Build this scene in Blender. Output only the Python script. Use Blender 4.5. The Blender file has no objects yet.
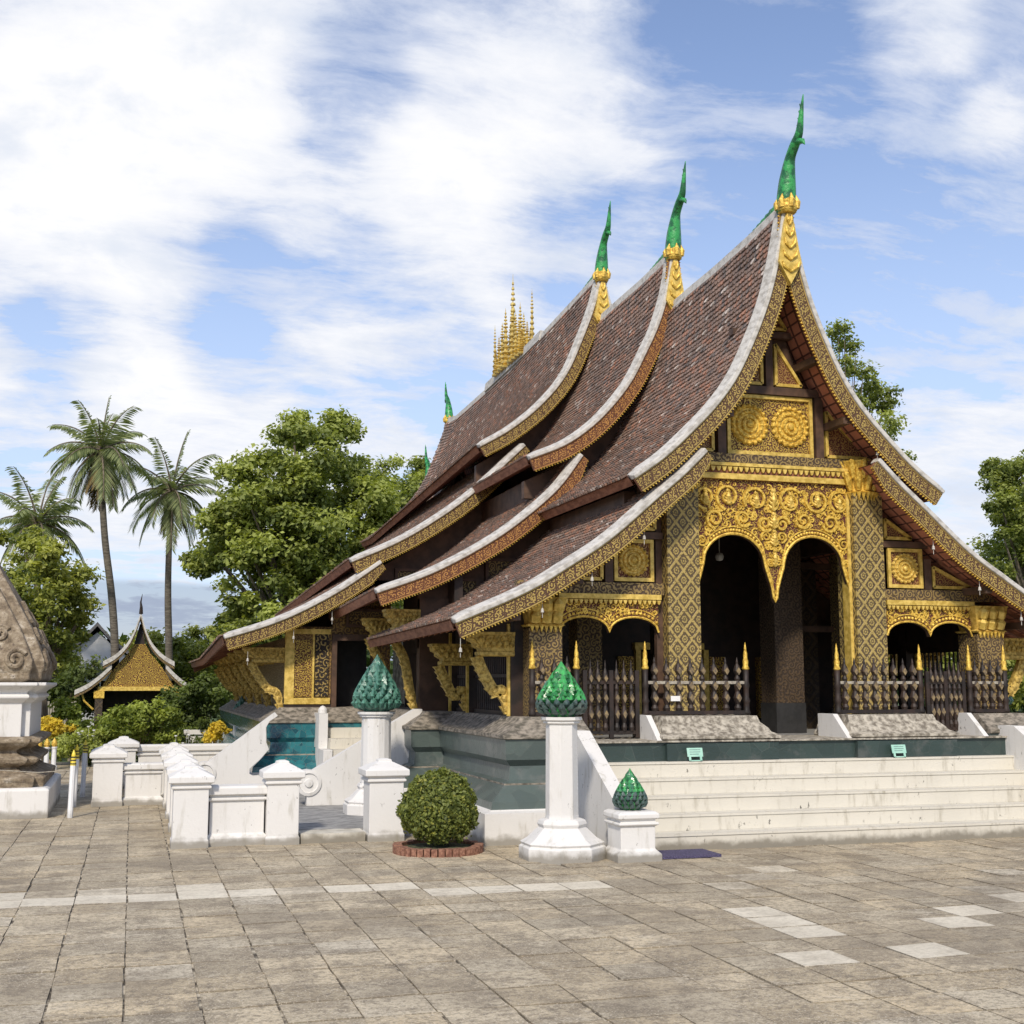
import bpy, math, random
import numpy as np
from mathutils import Vector, Matrix
random.seed(7); RNG = np.random.default_rng(11)
R = math.radians; PI = math.pi
sc = bpy.context.scene; COL = sc.collection

# ------------------------------------------------------------------ camera
CAMH = 1.7
cd = bpy.data.cameras.new("camera"); cam = bpy.data.objects.new("camera", cd); COL.objects.link(cam)
cam.location = (0, 0, CAMH)
cam.rotation_euler = (R(90) + math.atan(172/1262), 0, -R(16.6))
cd.sensor_width = 36; cd.lens = 1262/1024*36; cd.clip_end = 2000; cd.clip_start = .05
sc.camera = cam
sc.view_settings.view_transform = 'Standard'; sc.view_settings.look = 'None'
sc.view_settings.gamma = 1; sc.view_settings.exposure = 0.38

# ------------------------------------------------------------------ node helper
class NT:
    def __init__(s, tree): s.t = tree
    def n(s, typ, **kw):
        nd = s.t.nodes.new(typ)
        for k, v in kw.items(): setattr(nd, k, v)
        return nd
    def put(s, sock, v):
        if isinstance(v, bpy.types.NodeSocket): s.t.links.new(v, sock)
        elif v is not None:
            if isinstance(v, (tuple, list)) and sock.type == 'RGBA' and len(v) == 3: v = (*v, 1)
            sock.default_value = v
    def m(s, op, a, b=None, c=None, clamp=False):
        nd = s.n('ShaderNodeMath', operation=op, use_clamp=clamp)
        for i, v in enumerate((a, b, c)):
            if v is not None: s.put(nd.inputs[i], v)
        return nd.outputs[0]
    def vm(s, op, a, b=None, scale=None):
        nd = s.n('ShaderNodeVectorMath', operation=op)
        s.put(nd.inputs[0], a)
        if b is not None: s.put(nd.inputs[1], b)
        if scale is not None: s.put(nd.inputs['Scale'], scale)
        return nd.outputs['Value'] if op in ('DOT_PRODUCT', 'LENGTH', 'DISTANCE') else nd.outputs[0]
    def mix(s, f, a, b, mode='MIX'):
        nd = s.n('ShaderNodeMix', data_type='RGBA', blend_type=mode)
        s.put(nd.inputs[0], f); s.put(nd.inputs[6], a); s.put(nd.inputs[7], b)
        return nd.outputs[2]
    def ramp(s, f, stops):
        nd = s.n('ShaderNodeValToRGB'); r = nd.color_ramp
        while len(r.elements) < len(stops): r.elements.new(.5)
        for e, (p, c) in zip(r.elements, stops):
            e.position = p; e.color = (*c, 1) if isinstance(c, (tuple, list)) else (c, c, c, 1)
        s.put(nd.inputs[0], f); return nd.outputs[0]
    def sm(s, v, a, b):
        nd = s.n('ShaderNodeMapRange', interpolation_type='SMOOTHSTEP')
        s.put(nd.inputs[0], v); s.put(nd.inputs[1], a); s.put(nd.inputs[2], b)
        return nd.outputs[0]
    def noise(s, vec, scale, detail=4, rough=.55, dist=0.):
        nd = s.n('ShaderNodeTexNoise'); s.put(nd.inputs['Vector'], vec)
        nd.inputs['Scale'].default_value = scale; nd.inputs['Detail'].default_value = detail
        nd.inputs['Roughness'].default_value = rough; nd.inputs['Distortion'].default_value = dist
        return nd.outputs['Fac']
    def vor(s, vec, scale, feature='F1', rnd=1.):
        nd = s.n('ShaderNodeTexVoronoi', feature=feature); s.put(nd.inputs['Vector'], vec)
        nd.inputs['Scale'].default_value = scale; nd.inputs['Randomness'].default_value = rnd
        return nd
    def sep(s, v):
        nd = s.n('ShaderNodeSeparateXYZ'); s.put(nd.inputs[0], v); return nd.outputs
    def comb(s, x=0., y=0., z=0.):
        nd = s.n('ShaderNodeCombineXYZ')
        for i, v in enumerate((x, y, z)): s.put(nd.inputs[i], v)
        return nd.outputs[0]
    def bump(s, h, strength=.5, dist=.01):
        nd = s.n('ShaderNodeBump'); nd.inputs['Strength'].default_value = strength
        nd.inputs['Distance'].default_value = dist; s.put(nd.inputs['Height'], h); return nd.outputs[0]

# ------------------------------------------------------------------ world: blue sky with broken cloud
SUN_EL = 40.; SUN_DIR = Vector((-.42, -.90, 0)).normalized()     # horizontal direction towards the sun
w = bpy.data.worlds.new("World"); sc.world = w; w.use_nodes = True
t = NT(w.node_tree); w.node_tree.nodes.clear()
sky = t.n('ShaderNodeTexSky', sky_type='NISHITA', sun_disc=False)
sky.sun_elevation = R(SUN_EL); sky.sun_rotation = math.atan2(SUN_DIR.x, SUN_DIR.y)
sky.air_density = 1.0; sky.dust_density = .5; sky.ozone_density = 1.5
gen = t.n('ShaderNodeTexCoord').outputs['Generated']
X, Y, Z = t.sep(gen)
zc = t.m('MAXIMUM', Z, 0.0)
den = t.m('ADD', zc, .22)
pv = t.comb(t.m('DIVIDE', X, den), t.m('DIVIDE', Y, den), 0.)
wv = t.vm('ADD', pv, t.vm('SCALE', t.comb(t.noise(pv, 2.2, 3), t.noise(t.vm('ADD', pv, (5., 2., 0.)), 2.2, 3), 0.), scale=.16))
n1 = t.noise(wv, 2.1, 12, .60)
n2 = t.noise(t.vm('MULTIPLY', t.vm('ADD', wv, (3., 1., 0.)), (1., 1.9, 1.)), 5.5, 10, .66)
def dirpx(px, py):
    fw = Vector((math.sin(R(16.6))*math.cos(math.atan(172/1262)), math.cos(R(16.6))*math.cos(math.atan(172/1262)), math.sin(math.atan(172/1262))))
    rt = Vector((math.cos(R(16.6)), -math.sin(R(16.6)), 0)); up = rt.cross(fw)
    return (fw*1262 + rt*(px-512) + up*(512-py)).normalized()
bias = None
for px, py, rad, wt in ((30, 60, 16, .46), (170, 110, 10, .26), (520, 50, 8, .26), (470, 150, 7, .28), (60, 190, 8, .2), (410, 245, 7, .36), (330, 170, 6, .16), (920, 25, 3.6, .46), (1025, 115, 3, .28), (985, 120, 2, .2),
                        (130, 325, 4, .26), (300, 390, 8, .26), (60, 400, 8, .24), (180, 440, 6, .2), (960, 300, 9, .09), (640, 130, 3, .26), (580, 330, 6, .22), (1000, 450, 6, .08),
                        (760, 90, 9, -.34), (850, 230, 7, -.16), (345, 85, 3.6, -.40), (300, 235, 5, -.34), (180, 275, 5, -.36), (40, 300, 4, -.3), (680, 40, 3.5, -.12), (230, 355, 3.2, -.30), (60, 350, 3.4, -.30), (420, 340, 4, -.25), (560, 230, 4, -.25)):
    d = dirpx(px, py)
    dt = t.vm('DOT_PRODUCT', gen, tuple(d))
    g = t.m('MULTIPLY', t.sm(dt, math.cos(R(rad)), 1.0), wt*.42)
    bias = g if bias is None else t.m('ADD', bias, g)
low = t.m('MULTIPLY', t.sm(Z, .34, .06), .07)
dens = t.m('ADD', t.m('ADD', t.m('MULTIPLY', n1, .66), t.m('MULTIPLY', n2, .50)), t.m('ADD', bias, low))
cl = t.m('MULTIPLY', t.m('POWER', t.sm(dens, .47, .76), 1.1), .97)
veil = t.m('MULTIPLY', t.sm(t.noise(t.vm('MULTIPLY', t.vm('ADD', wv, (7., 3., 0.)), (1., 2.2, 1.)), 3.2, 10, .66), .42, .68), t.m('ADD', .35, t.m('MULTIPLY', t.sm(Z, .66, .36), .65)))
cl = t.m('SUBTRACT', t.m('ADD', cl, t.m('MULTIPLY', veil, .75)), t.m('MULTIPLY', t.m('MULTIPLY', cl, veil), .75))
hz = t.m('ADD', .07, t.m('MULTIPLY', t.sm(Z, .50, .02), .70)); hsel = t.sm(t.m('SUBTRACT', cl, hz), -.05, .12)
cl = t.m('ADD', t.m('MULTIPLY', cl, .55), t.m('MULTIPLY', t.m('MAXIMUM', cl, hz), .45)); cl = t.m('MAXIMUM', cl, hz)
shade = t.noise(wv, 4.2, 6, .6)
ccol = t.mix(t.sm(dens, .56, .92), (.66, .71, .83), (.95, .945, .95))
ccol = t.mix(t.m('MULTIPLY', t.sm(shade, .50, .70), .55), ccol, (.60, .67, .80))
ccol = t.mix(t.m('SUBTRACT', 1., hsel), ccol, (.58, .69, .90))
bank = t.m('MULTIPLY', t.sm(t.m('ADD', Z, t.m('MULTIPLY', t.noise(gen, 3.5, 3), .05)), .104, .097), .95)
ccol = t.mix(bank, ccol, (.33, .39, .52))
cl = t.m('MAXIMUM', cl, t.m('MULTIPLY', bank, .8))
bg1 = t.n('ShaderNodeBackground'); t.put(bg1.inputs[0], t.mix(1., sky.outputs[0], (1.04, 1.0, 1.08), 'MULTIPLY')); bg1.inputs[1].default_value = .125
bg2 = t.n('ShaderNodeBackground'); t.put(bg2.inputs[0], ccol); bg2.inputs[1].default_value = .84
mx = t.n('ShaderNodeMixShader'); t.put(mx.inputs[0], cl)
w.node_tree.links.new(bg1.outputs[0], mx.inputs[1]); w.node_tree.links.new(bg2.outputs[0], mx.inputs[2])
wo = t.n('ShaderNodeOutputWorld'); w.node_tree.links.new(mx.outputs[0], wo.inputs[0])

sl = bpy.data.lights.new("sun", 'SUN'); sl.energy = 2.7; sl.angle = R(5.0); sl.color = (1, .90, .76)
so = bpy.data.objects.new("sun", sl); COL.objects.link(so); so.location = (-5, -10, 20)
sd = Vector((SUN_DIR.x*math.cos(R(SUN_EL)), SUN_DIR.y*math.cos(R(SUN_EL)), math.sin(R(SUN_EL))))
so.rotation_euler = sd.to_track_quat('Z', 'Y').to_euler()

# ------------------------------------------------------------------ materials
def mat(name):
    m = bpy.data.materials.new(name); m.use_nodes = True
    tt = NT(m.node_tree); b = m.node_tree.nodes['Principled BSDF']
    return m, tt, b
def fin(tt, b, col, rough=.8, metal=0., normal=None, spec=None):
    tt.put(b.inputs['Base Color'], col); tt.put(b.inputs['Roughness'], rough); tt.put(b.inputs['Metallic'], metal)
    if normal is not None: tt.put(b.inputs['Normal'], normal)
    if spec is not None: b.inputs['Specular IOR Level'].default_value = spec
M = {}
def wpos(tt): return tt.n('ShaderNodeNewGeometry').outputs['Position']
def attr(tt, nm='col'): return tt.n('ShaderNodeAttribute', attribute_name=nm).outputs['Color']
def uvn(tt): return tt.n('ShaderNodeTexCoord').outputs['UV']

def m_plaster(name, base=(.69, .68, .655), dirt=.85, spots=.8, aged=(.42, .40, .34)):
    m, tt, b = mat(name); p = wpos(tt)
    st = tt.noise(tt.vm('MULTIPLY', p, (6., 6., 1.2)), 1.6, 7, .65)
    c = tt.mix(tt.m('MULTIPLY', tt.sm(st, .52, .78), dirt), base, aged)
    c = tt.mix(tt.m('MULTIPLY', tt.sm(tt.noise(p, 1.3, 4), .45, .7), .30*dirt), c, tuple(x*.82 for x in base))
    sp = tt.noise(tt.vm('MULTIPLY', p, (1., 1., .6)), 22., 4, .7)
    gate = tt.sm(tt.noise(p, 3.1, 3), .50, .66)
    c = tt.mix(tt.m('MULTIPLY', tt.m('MULTIPLY', tt.sm(sp, .61, .67), gate), spots), c, (.10, .095, .08))
    z = tt.sep(p)[2]
    foot = tt.m('MULTIPLY', tt.sm(tt.m('ADD', z, tt.m('MULTIPLY', tt.noise(p, 7, 5), -.16)), .04, -.05), .75*dirt+.15)
    c = tt.mix(foot, c, (.20, .18, .14))
    fin(tt, b, c, .85, normal=tt.bump(tt.noise(p, 30, 5), .25, .01)); M[name] = m
m_plaster('white'); m_plaster('stair', (.62, .59, .51), 1.0, 1.0, (.36, .33, .26))
m_plaster('whitec', (.76, .77, .78), .25, .3)

def m_simple(name, c1, c2, scale=8, rough=.8, metal=0., bs=.3, bd=.01, stretch=None, lo=.35, hi=.65, det=5):
    m, tt, b = mat(name); p = wpos(tt)
    if stretch: p = tt.vm('MULTIPLY', p, stretch)
    n = tt.noise(p, scale, det, .6)
    fin(tt, b, tt.mix(tt.sm(n, lo, hi), c1, c2), rough, metal, tt.bump(n, bs, bd)); M[name] = m
m_simple('capwhite', (.36, .34, .305), (.56, .54, .50), 10, .85, lo=.34, hi=.58, stretch=(1, 1, 1.3), det=12, bs=.5)
m_simple('stone', (.16, .14, .11), (.50, .46, .38), 14, .9, bs=.8, bd=.03, det=8)
m_simple('stonedark', (.10, .09, .07), (.33, .29, .235), 11, .9, bs=.7, bd=.02, det=9, stretch=(1, 1, 2))
m_simple('slab_grey', (.15, .15, .15), (.36, .36, .35), 3.0, .7, stretch=(2.5, 6, 1), det=8)
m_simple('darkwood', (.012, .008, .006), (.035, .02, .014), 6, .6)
m_simple('brownwood', (.055, .03, .018), (.11, .06, .035), 5, .65)
m_simple('redwood', (.17, .065, .032), (.30, .13, .07), 6, .75, stretch=(1, 1, 3))
m_simple('gold', (.46, .28, .035), (.80, .55, .10), 26, .5, .25, .8, .012, lo=.40, hi=.58, det=7)
m_simple('goldlite', (.50, .34, .06), (.80, .58, .15), 14, .52, .2, .5, .01, det=7)
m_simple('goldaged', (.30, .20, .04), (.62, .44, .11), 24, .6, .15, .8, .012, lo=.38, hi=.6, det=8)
m_simple('goldspire', (.55, .38, .10), (.85, .66, .22), 9, .35, .55, .4, .008)
m_simple('greenfin', (.015, .12, .045), (.04, .33, .085), 9, .38, bs=.9, bd=.02, lo=.42, hi=.56, det=8)
m_simple('bark', (.09, .07, .05), (.24, .20, .15), 4, .95, stretch=(4, 4, 1), bs=.8, bd=.03)
m_simple('palmbark', (.08, .07, .055), (.17, .15, .12), 5, .95, stretch=(1, 1, 6), bs=.8, bd=.03)
m_simple('brick', (.16, .07, .045), (.33, .17, .11), 30, .9)
m_simple('mint', (.30, .55, .45), (.40, .64, .53), 6, .6); m_simple('paper', (.7, .7, .68), (.78, .78, .76), 6, .6)
m_simple('inkgrey', (.12, .2, .18), (.2, .3, .27), 60, .6)
m_simple('soil', (.03, .04, .015), (.10, .10, .05), 18, .95, bs=1, bd=.02)
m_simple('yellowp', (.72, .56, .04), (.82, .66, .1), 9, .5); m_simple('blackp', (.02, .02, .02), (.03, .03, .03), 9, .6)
m_simple('rope', (.25, .22, .18), (.4, .37, .3), 30, .9)
m_simple('greytile', (.13, .12, .12), (.30, .28, .27), 9, .85, stretch=(1, 1, 5))
m_simple('purplemat', (.04, .035, .07), (.12, .105, .20), 90, .95, bs=1, bd=.01)
m_simple('housewhite', (.55, .57, .58), (.66, .67, .68), 3, .85)
m_simple('bulb', (.5, .5, .48), (.6, .6, .58), 3, .3)
m_simple('grass', (.035, .07, .015), (.10, .14, .04), 7, .95, bs=1, bd=.03, det=8)

# eroded stucco of the stupa
m, tt, b = mat('stucco'); p = wpos(tt)
n = tt.noise(p, 6, 9, .7); n3 = tt.noise(p, 22, 6, .7)
c = tt.ramp(n, [(.30, (.09, .07, .045)), (.46, (.25, .195, .13)), (.58, (.40, .33, .235)), (.68, (.66, .60, .50))])
fin(tt, b, tt.mix(tt.sm(n3, .5, .7), c, (.14, .105, .08)), .95, normal=tt.bump(tt.m('ADD', n, tt.m('MULTIPLY', n3, .6)), .9, .05)); M['stucco'] = m

# roof tile: per tile clay colour carried on the mesh
m, tt, b = mat('tile'); p = wpos(tt)
c = tt.mix(tt.m('MULTIPLY', tt.sm(tt.noise(p, 1.4, 6), .44, .68), .55), attr(tt), (.095, .072, .06))
c = tt.mix(tt.m('MULTIPLY', tt.sm(tt.noise(p, 38, 3), .60, .72), .55), c, (.40, .34, .29))
fin(tt, b, c, .62, normal=tt.bump(tt.noise(p, 60, 3), .3, .005)); M['tile'] = m
# underside of the roof: red brown boards and battens
m, tt, b = mat('soffit'); u = tt.sep(uvn(tt))
g1 = tt.sm(tt.m('ABSOLUTE', tt.m('SUBTRACT', tt.m('FRACT', tt.m('MULTIPLY', u[0], 7.)), .5)), .40, .44)
g2 = tt.sm(tt.m('ABSOLUTE', tt.m('SUBTRACT', tt.m('FRACT', tt.m('MULTIPLY', u[1], 5.)), .5)), .38, .43)
g = tt.m('MAXIMUM', g1, g2)
c = tt.mix(tt.noise(wpos(tt), 5, 5), (.34, .11, .065), (.60, .25, .155))
fin(tt, b, tt.mix(g, c, (.12, .045, .028)), .8, normal=tt.bump(g, .6, .015)); M['soffit'] = m

# scrolled gold relief over dark ground; uv in metres
def m_scroll(name, scale, gold=(.66, .45, .08), ground=(.10, .028, .018), k=30., thr=-.1, metal=.3, ribs=0, border=0., vh=1., rough=.45):
    m, tt, b = mat(name); uv = uvn(tt)
    v = tt.vor(uv, scale, rnd=.75)
    loc = tt.vm('SUBTRACT', tt.vm('SCALE', uv, scale=scale), tt.vm('SCALE', v.outputs['Position'], scale=scale if bpy.app.version < (4, 0) else scale))
    l = tt.sep(loc)
    ang = tt.m('ARCTAN2', l[1], l[0])
    rc = tt.sep(v.outputs['Color'])
    sgn = tt.m('SUBTRACT', tt.m('MULTIPLY', tt.m('GREATER_THAN', rc[0], .5), 2.), 1.)
    ph = tt.m('ADD', tt.m('ADD', tt.m('MULTIPLY', ang, sgn), tt.m('MULTIPLY', v.outputs['Distance'], k)), tt.m('MULTIPLY', rc[1], 6.))
    sp = tt.m('SINE', ph)
    sp = tt.m('ADD', sp, tt.m('MULTIPLY', tt.m('SUBTRACT', tt.noise(uv, scale*3.4, 3), .5), 2.4))
    h = tt.sm(sp, thr-.35, thr+.35)
    if ribs:
        q = tt.sep(uv)
        rb = tt.sm(tt.m('ABSOLUTE', tt.m('SUBTRACT', tt.m('FRACT', tt.m('MULTIPLY', tt.m('ADD', q[0], tt.m('MULTIPLY', q[1], .35)), ribs)), .5)), .47, .42)
        h = tt.m('MULTIPLY', h, rb)
    if border:
        q = tt.sep(uv)
        e = tt.m('ABSOLUTE', tt.m('SUBTRACT', q[1], vh/2))
        h = tt.m('MULTIPLY', h, tt.sm(e, vh/2-border*1.3, vh/2-border*1.7))
        h = tt.m('MAXIMUM', h, tt.sm(e, vh/2-border*1.1, vh/2-border*.9))
    gn = tt.mix(tt.noise(wpos(tt), 14, 5, .7), tuple(x*.55 for x in gold), tuple(min(1, x*1.25) for x in gold))
    gn = tt.mix(tt.m('MULTIPLY', tt.sm(tt.noise(wpos(tt), 3.1, 6), .48, .68), .45), gn, tuple(.5*x+.5*y for x, y in zip(ground, gold)))
    fin(tt, b, tt.mix(h, ground, gn), tt.mix(h, (.8,)*3, (rough,)*3), tt.m('MULTIPLY', h, metal), tt.bump(h, .9, .014)); M[name] = m
m_scroll('scroll', 7., ribs=0)
m_scroll('barge', 15., (.50, .35, .10), (.085, .04, .022), k=16, ribs=7.5, border=.016, vh=.2, metal=.25)
m_scroll('bargered', 15., (.50, .25, .075), (.13, .045, .022), k=16, ribs=7.5, border=.016, vh=.2, metal=.2)
m_scroll('fine', 16., (.62, .42, .08), (.10, .035, .02), k=16)
m_scroll('redground', 20., (.52, .34, .07), (.085, .014, .016), k=14, thr=.35)
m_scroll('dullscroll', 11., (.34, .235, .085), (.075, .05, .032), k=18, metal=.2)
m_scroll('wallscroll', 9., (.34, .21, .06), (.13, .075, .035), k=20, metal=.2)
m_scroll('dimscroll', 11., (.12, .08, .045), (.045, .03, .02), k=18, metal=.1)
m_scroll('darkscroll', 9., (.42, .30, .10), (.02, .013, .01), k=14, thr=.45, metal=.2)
m_scroll('panelred', 13., (.42, .25, .08), (.12, .03, .02), k=20, metal=.2)

# stencilled diamond lattice of the columns
def m_lattice(name, gold, ground, pu=.22, pv_=.26):
    m, tt, b = mat(name); u = tt.sep(uvn(tt))
    a = tt.m('DIVIDE', u[0], pu); c_ = tt.m('DIVIDE', u[1], pv_)
    def fr(x): return tt.m('ABSOLUTE', tt.m('SUBTRACT', tt.m('FRACT', x), .5))
    d1 = fr(tt.m('ADD', a, c_)); d2 = fr(tt.m('SUBTRACT', a, c_))
    line = tt.m('MAXIMUM', tt.sm(d1, .365, .42), tt.sm(d2, .365, .42))
    rd_ = tt.m('SQRT', tt.m('ADD', tt.m('MULTIPLY', d1, d1), tt.m('MULTIPLY', d2, d2)))
    an_ = tt.m('ARCTAN2', tt.m('SUBTRACT', tt.m('FRACT', tt.m('ADD', a, c_)), .5), tt.m('SUBTRACT', tt.m('FRACT', tt.m('SUBTRACT', a, c_)), .5))
    rr_ = tt.m('ADD', rd_, tt.m('MULTIPLY', tt.m('SINE', tt.m('MULTIPLY', an_, 8.)), .025))
    core = tt.m('SUBTRACT', 1., tt.sm(rd_, .07, .10))
    ring = tt.m('MULTIPLY', tt.sm(rr_, .14, .17), tt.m('SUBTRACT', 1., tt.sm(rr_, .25, .29)))
    h = tt.m('MAXIMUM', line, tt.m('MAXIMUM', core, ring))
    h = tt.m('MULTIPLY', h, tt.sm(tt.noise(uvn(tt), 40, 3), .34, .46))
    gn = tt.mix(tt.noise(wpos(tt), 10, 5), tuple(x*.6 for x in gold), gold)
    fin(tt, b, tt.mix(h, ground, gn), .55, tt.m('MULTIPLY', h, .25), tt.bump(h, .7, .008)); M[name] = m
m_lattice('lattice', (.54, .40, .13), (.085, .058, .026), .19, .235)
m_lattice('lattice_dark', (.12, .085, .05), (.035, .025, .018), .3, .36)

# glazed glass mosaic
def m_glass(name, c1, c2, c3, scale=14, rough=.12, seam=.03):
    m, tt, b = mat(name); p = wpos(tt)
    v = tt.vor(p, scale); e = tt.vor(p, scale, 'DISTANCE_TO_EDGE')
    c = tt.mix(tt.sep(v.outputs['Color'])[0], c1, c2)
    c = tt.mix(tt.sm(tt.noise(p, 2.5, 6, .65), .52, .68), c, c3)
    ed = tt.sm(e.outputs['Distance'], seam, 0.)
    c = tt.mix(ed, c, (.10, .11, .10))
    tilt = tt.sep(v.outputs['Color'])[1]
    fin(tt, b, c, tt.mix(ed, (rough,)*3, (.7,)*3), 0., tt.bump(tt.m('ADD', tilt, tt.noise(p, 25, 3)), .35, .01)); M[name] = m
m_glass('lotus', (.01, .10, .03), (.06, .40, .10), (.06, .20, .13), 24, .22)
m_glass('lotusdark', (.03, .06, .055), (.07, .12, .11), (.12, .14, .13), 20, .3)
m_glass('lotusteal', (.02, .09, .065), (.10, .26, .19), (.16, .22, .20), 26, .28)
m_glass('platteal', (.075, .098, .092), (.10, .13, .12), (.15, .165, .155), 4, .28, .006)
m_glass('platdark', (.03, .048, .045), (.042, .066, .060), (.08, .092, .086), 4, .30, .006)
m_glass('turq', (.015, .075, .10), (.035, .19, .21), (.02, .05, .08), 11, .08, .02)

def m_leaf(name, tr=.35):
    m, tt, b = mat(name)
    c = attr(tt)
    fin(tt, b, c, .55, spec=.35)
    tl = tt.n('ShaderNodeBsdfTranslucent'); tt.put(tl.inputs[0], tt.mix(1., c, (1.5, 1.5, .5), 'MULTIPLY'))
    ms = tt.n('ShaderNodeMixShader'); ms.inputs[0].default_value = tr
    out = m.node_tree.nodes['Material Output']
    m.node_tree.links.new(b.outputs[0], ms.inputs[1]); m.node_tree.links.new(tl.outputs[0], ms.inputs[2]); m.node_tree.links.new(ms.outputs[0], out.inputs[0]); M[name] = m
m_leaf('leaf')

# paving slabs: colour per slab on the mesh
m, tt, b = mat('paving'); p = wpos(tt)
c = attr(tt)
n = tt.noise(p, 2.3, 9, .72); nf = tt.noise(p, 24, 7, .75)
keep = tt.m('SUBTRACT', 1., tt.m('MULTIPLY', tt.sm(tt.sep(c)[0], .58, .72), .68))
def gm(c, f, a, col): return tt.mix(tt.m('MULTIPLY', tt.m('MULTIPLY', f, a), keep), c, col)
c = gm(c, tt.sm(n, .45, .60), .68, (.235, .19, .13))
c = gm(c, tt.sm(tt.noise(p, 1.1, 10, .78), .53, .60), .55, (.16, .13, .09))
c = gm(c, tt.sm(tt.noise(tt.vm('ADD', p, (9., 4., 0.)), 1.7, 8, .75), .55, .64), .5, (.62, .55, .42))
c = gm(c, tt.sm(nf, .48, .58), .62, (.17, .14, .10))
c = gm(c, tt.sm(tt.noise(tt.vm('MULTIPLY', p, (1., 1.7, 1.)), 6., 8, .8), .52, .60), .5, (.13, .105, .075))
c = gm(c, tt.sm(tt.noise(p, 70, 4, .75), .55, .62), .65, (.74, .66, .52))
c = gm(c, tt.sm(tt.noise(p, .6, 4), .5, .62), .40, (.19, .155, .11))
fin(tt, b, c, .88, normal=tt.bump(tt.m('ADD', nf, tt.m('MULTIPLY', n, .4)), .6, .012)); M['paving'] = m
m, tt, b = mat('joint'); p = wpos(tt)
fin(tt, b, tt.mix(tt.sm(tt.noise(p, 5, 7, .7), .44, .60), (.07, .057, .04), (.52, .46, .35)), .95); M['joint'] = m

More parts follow.
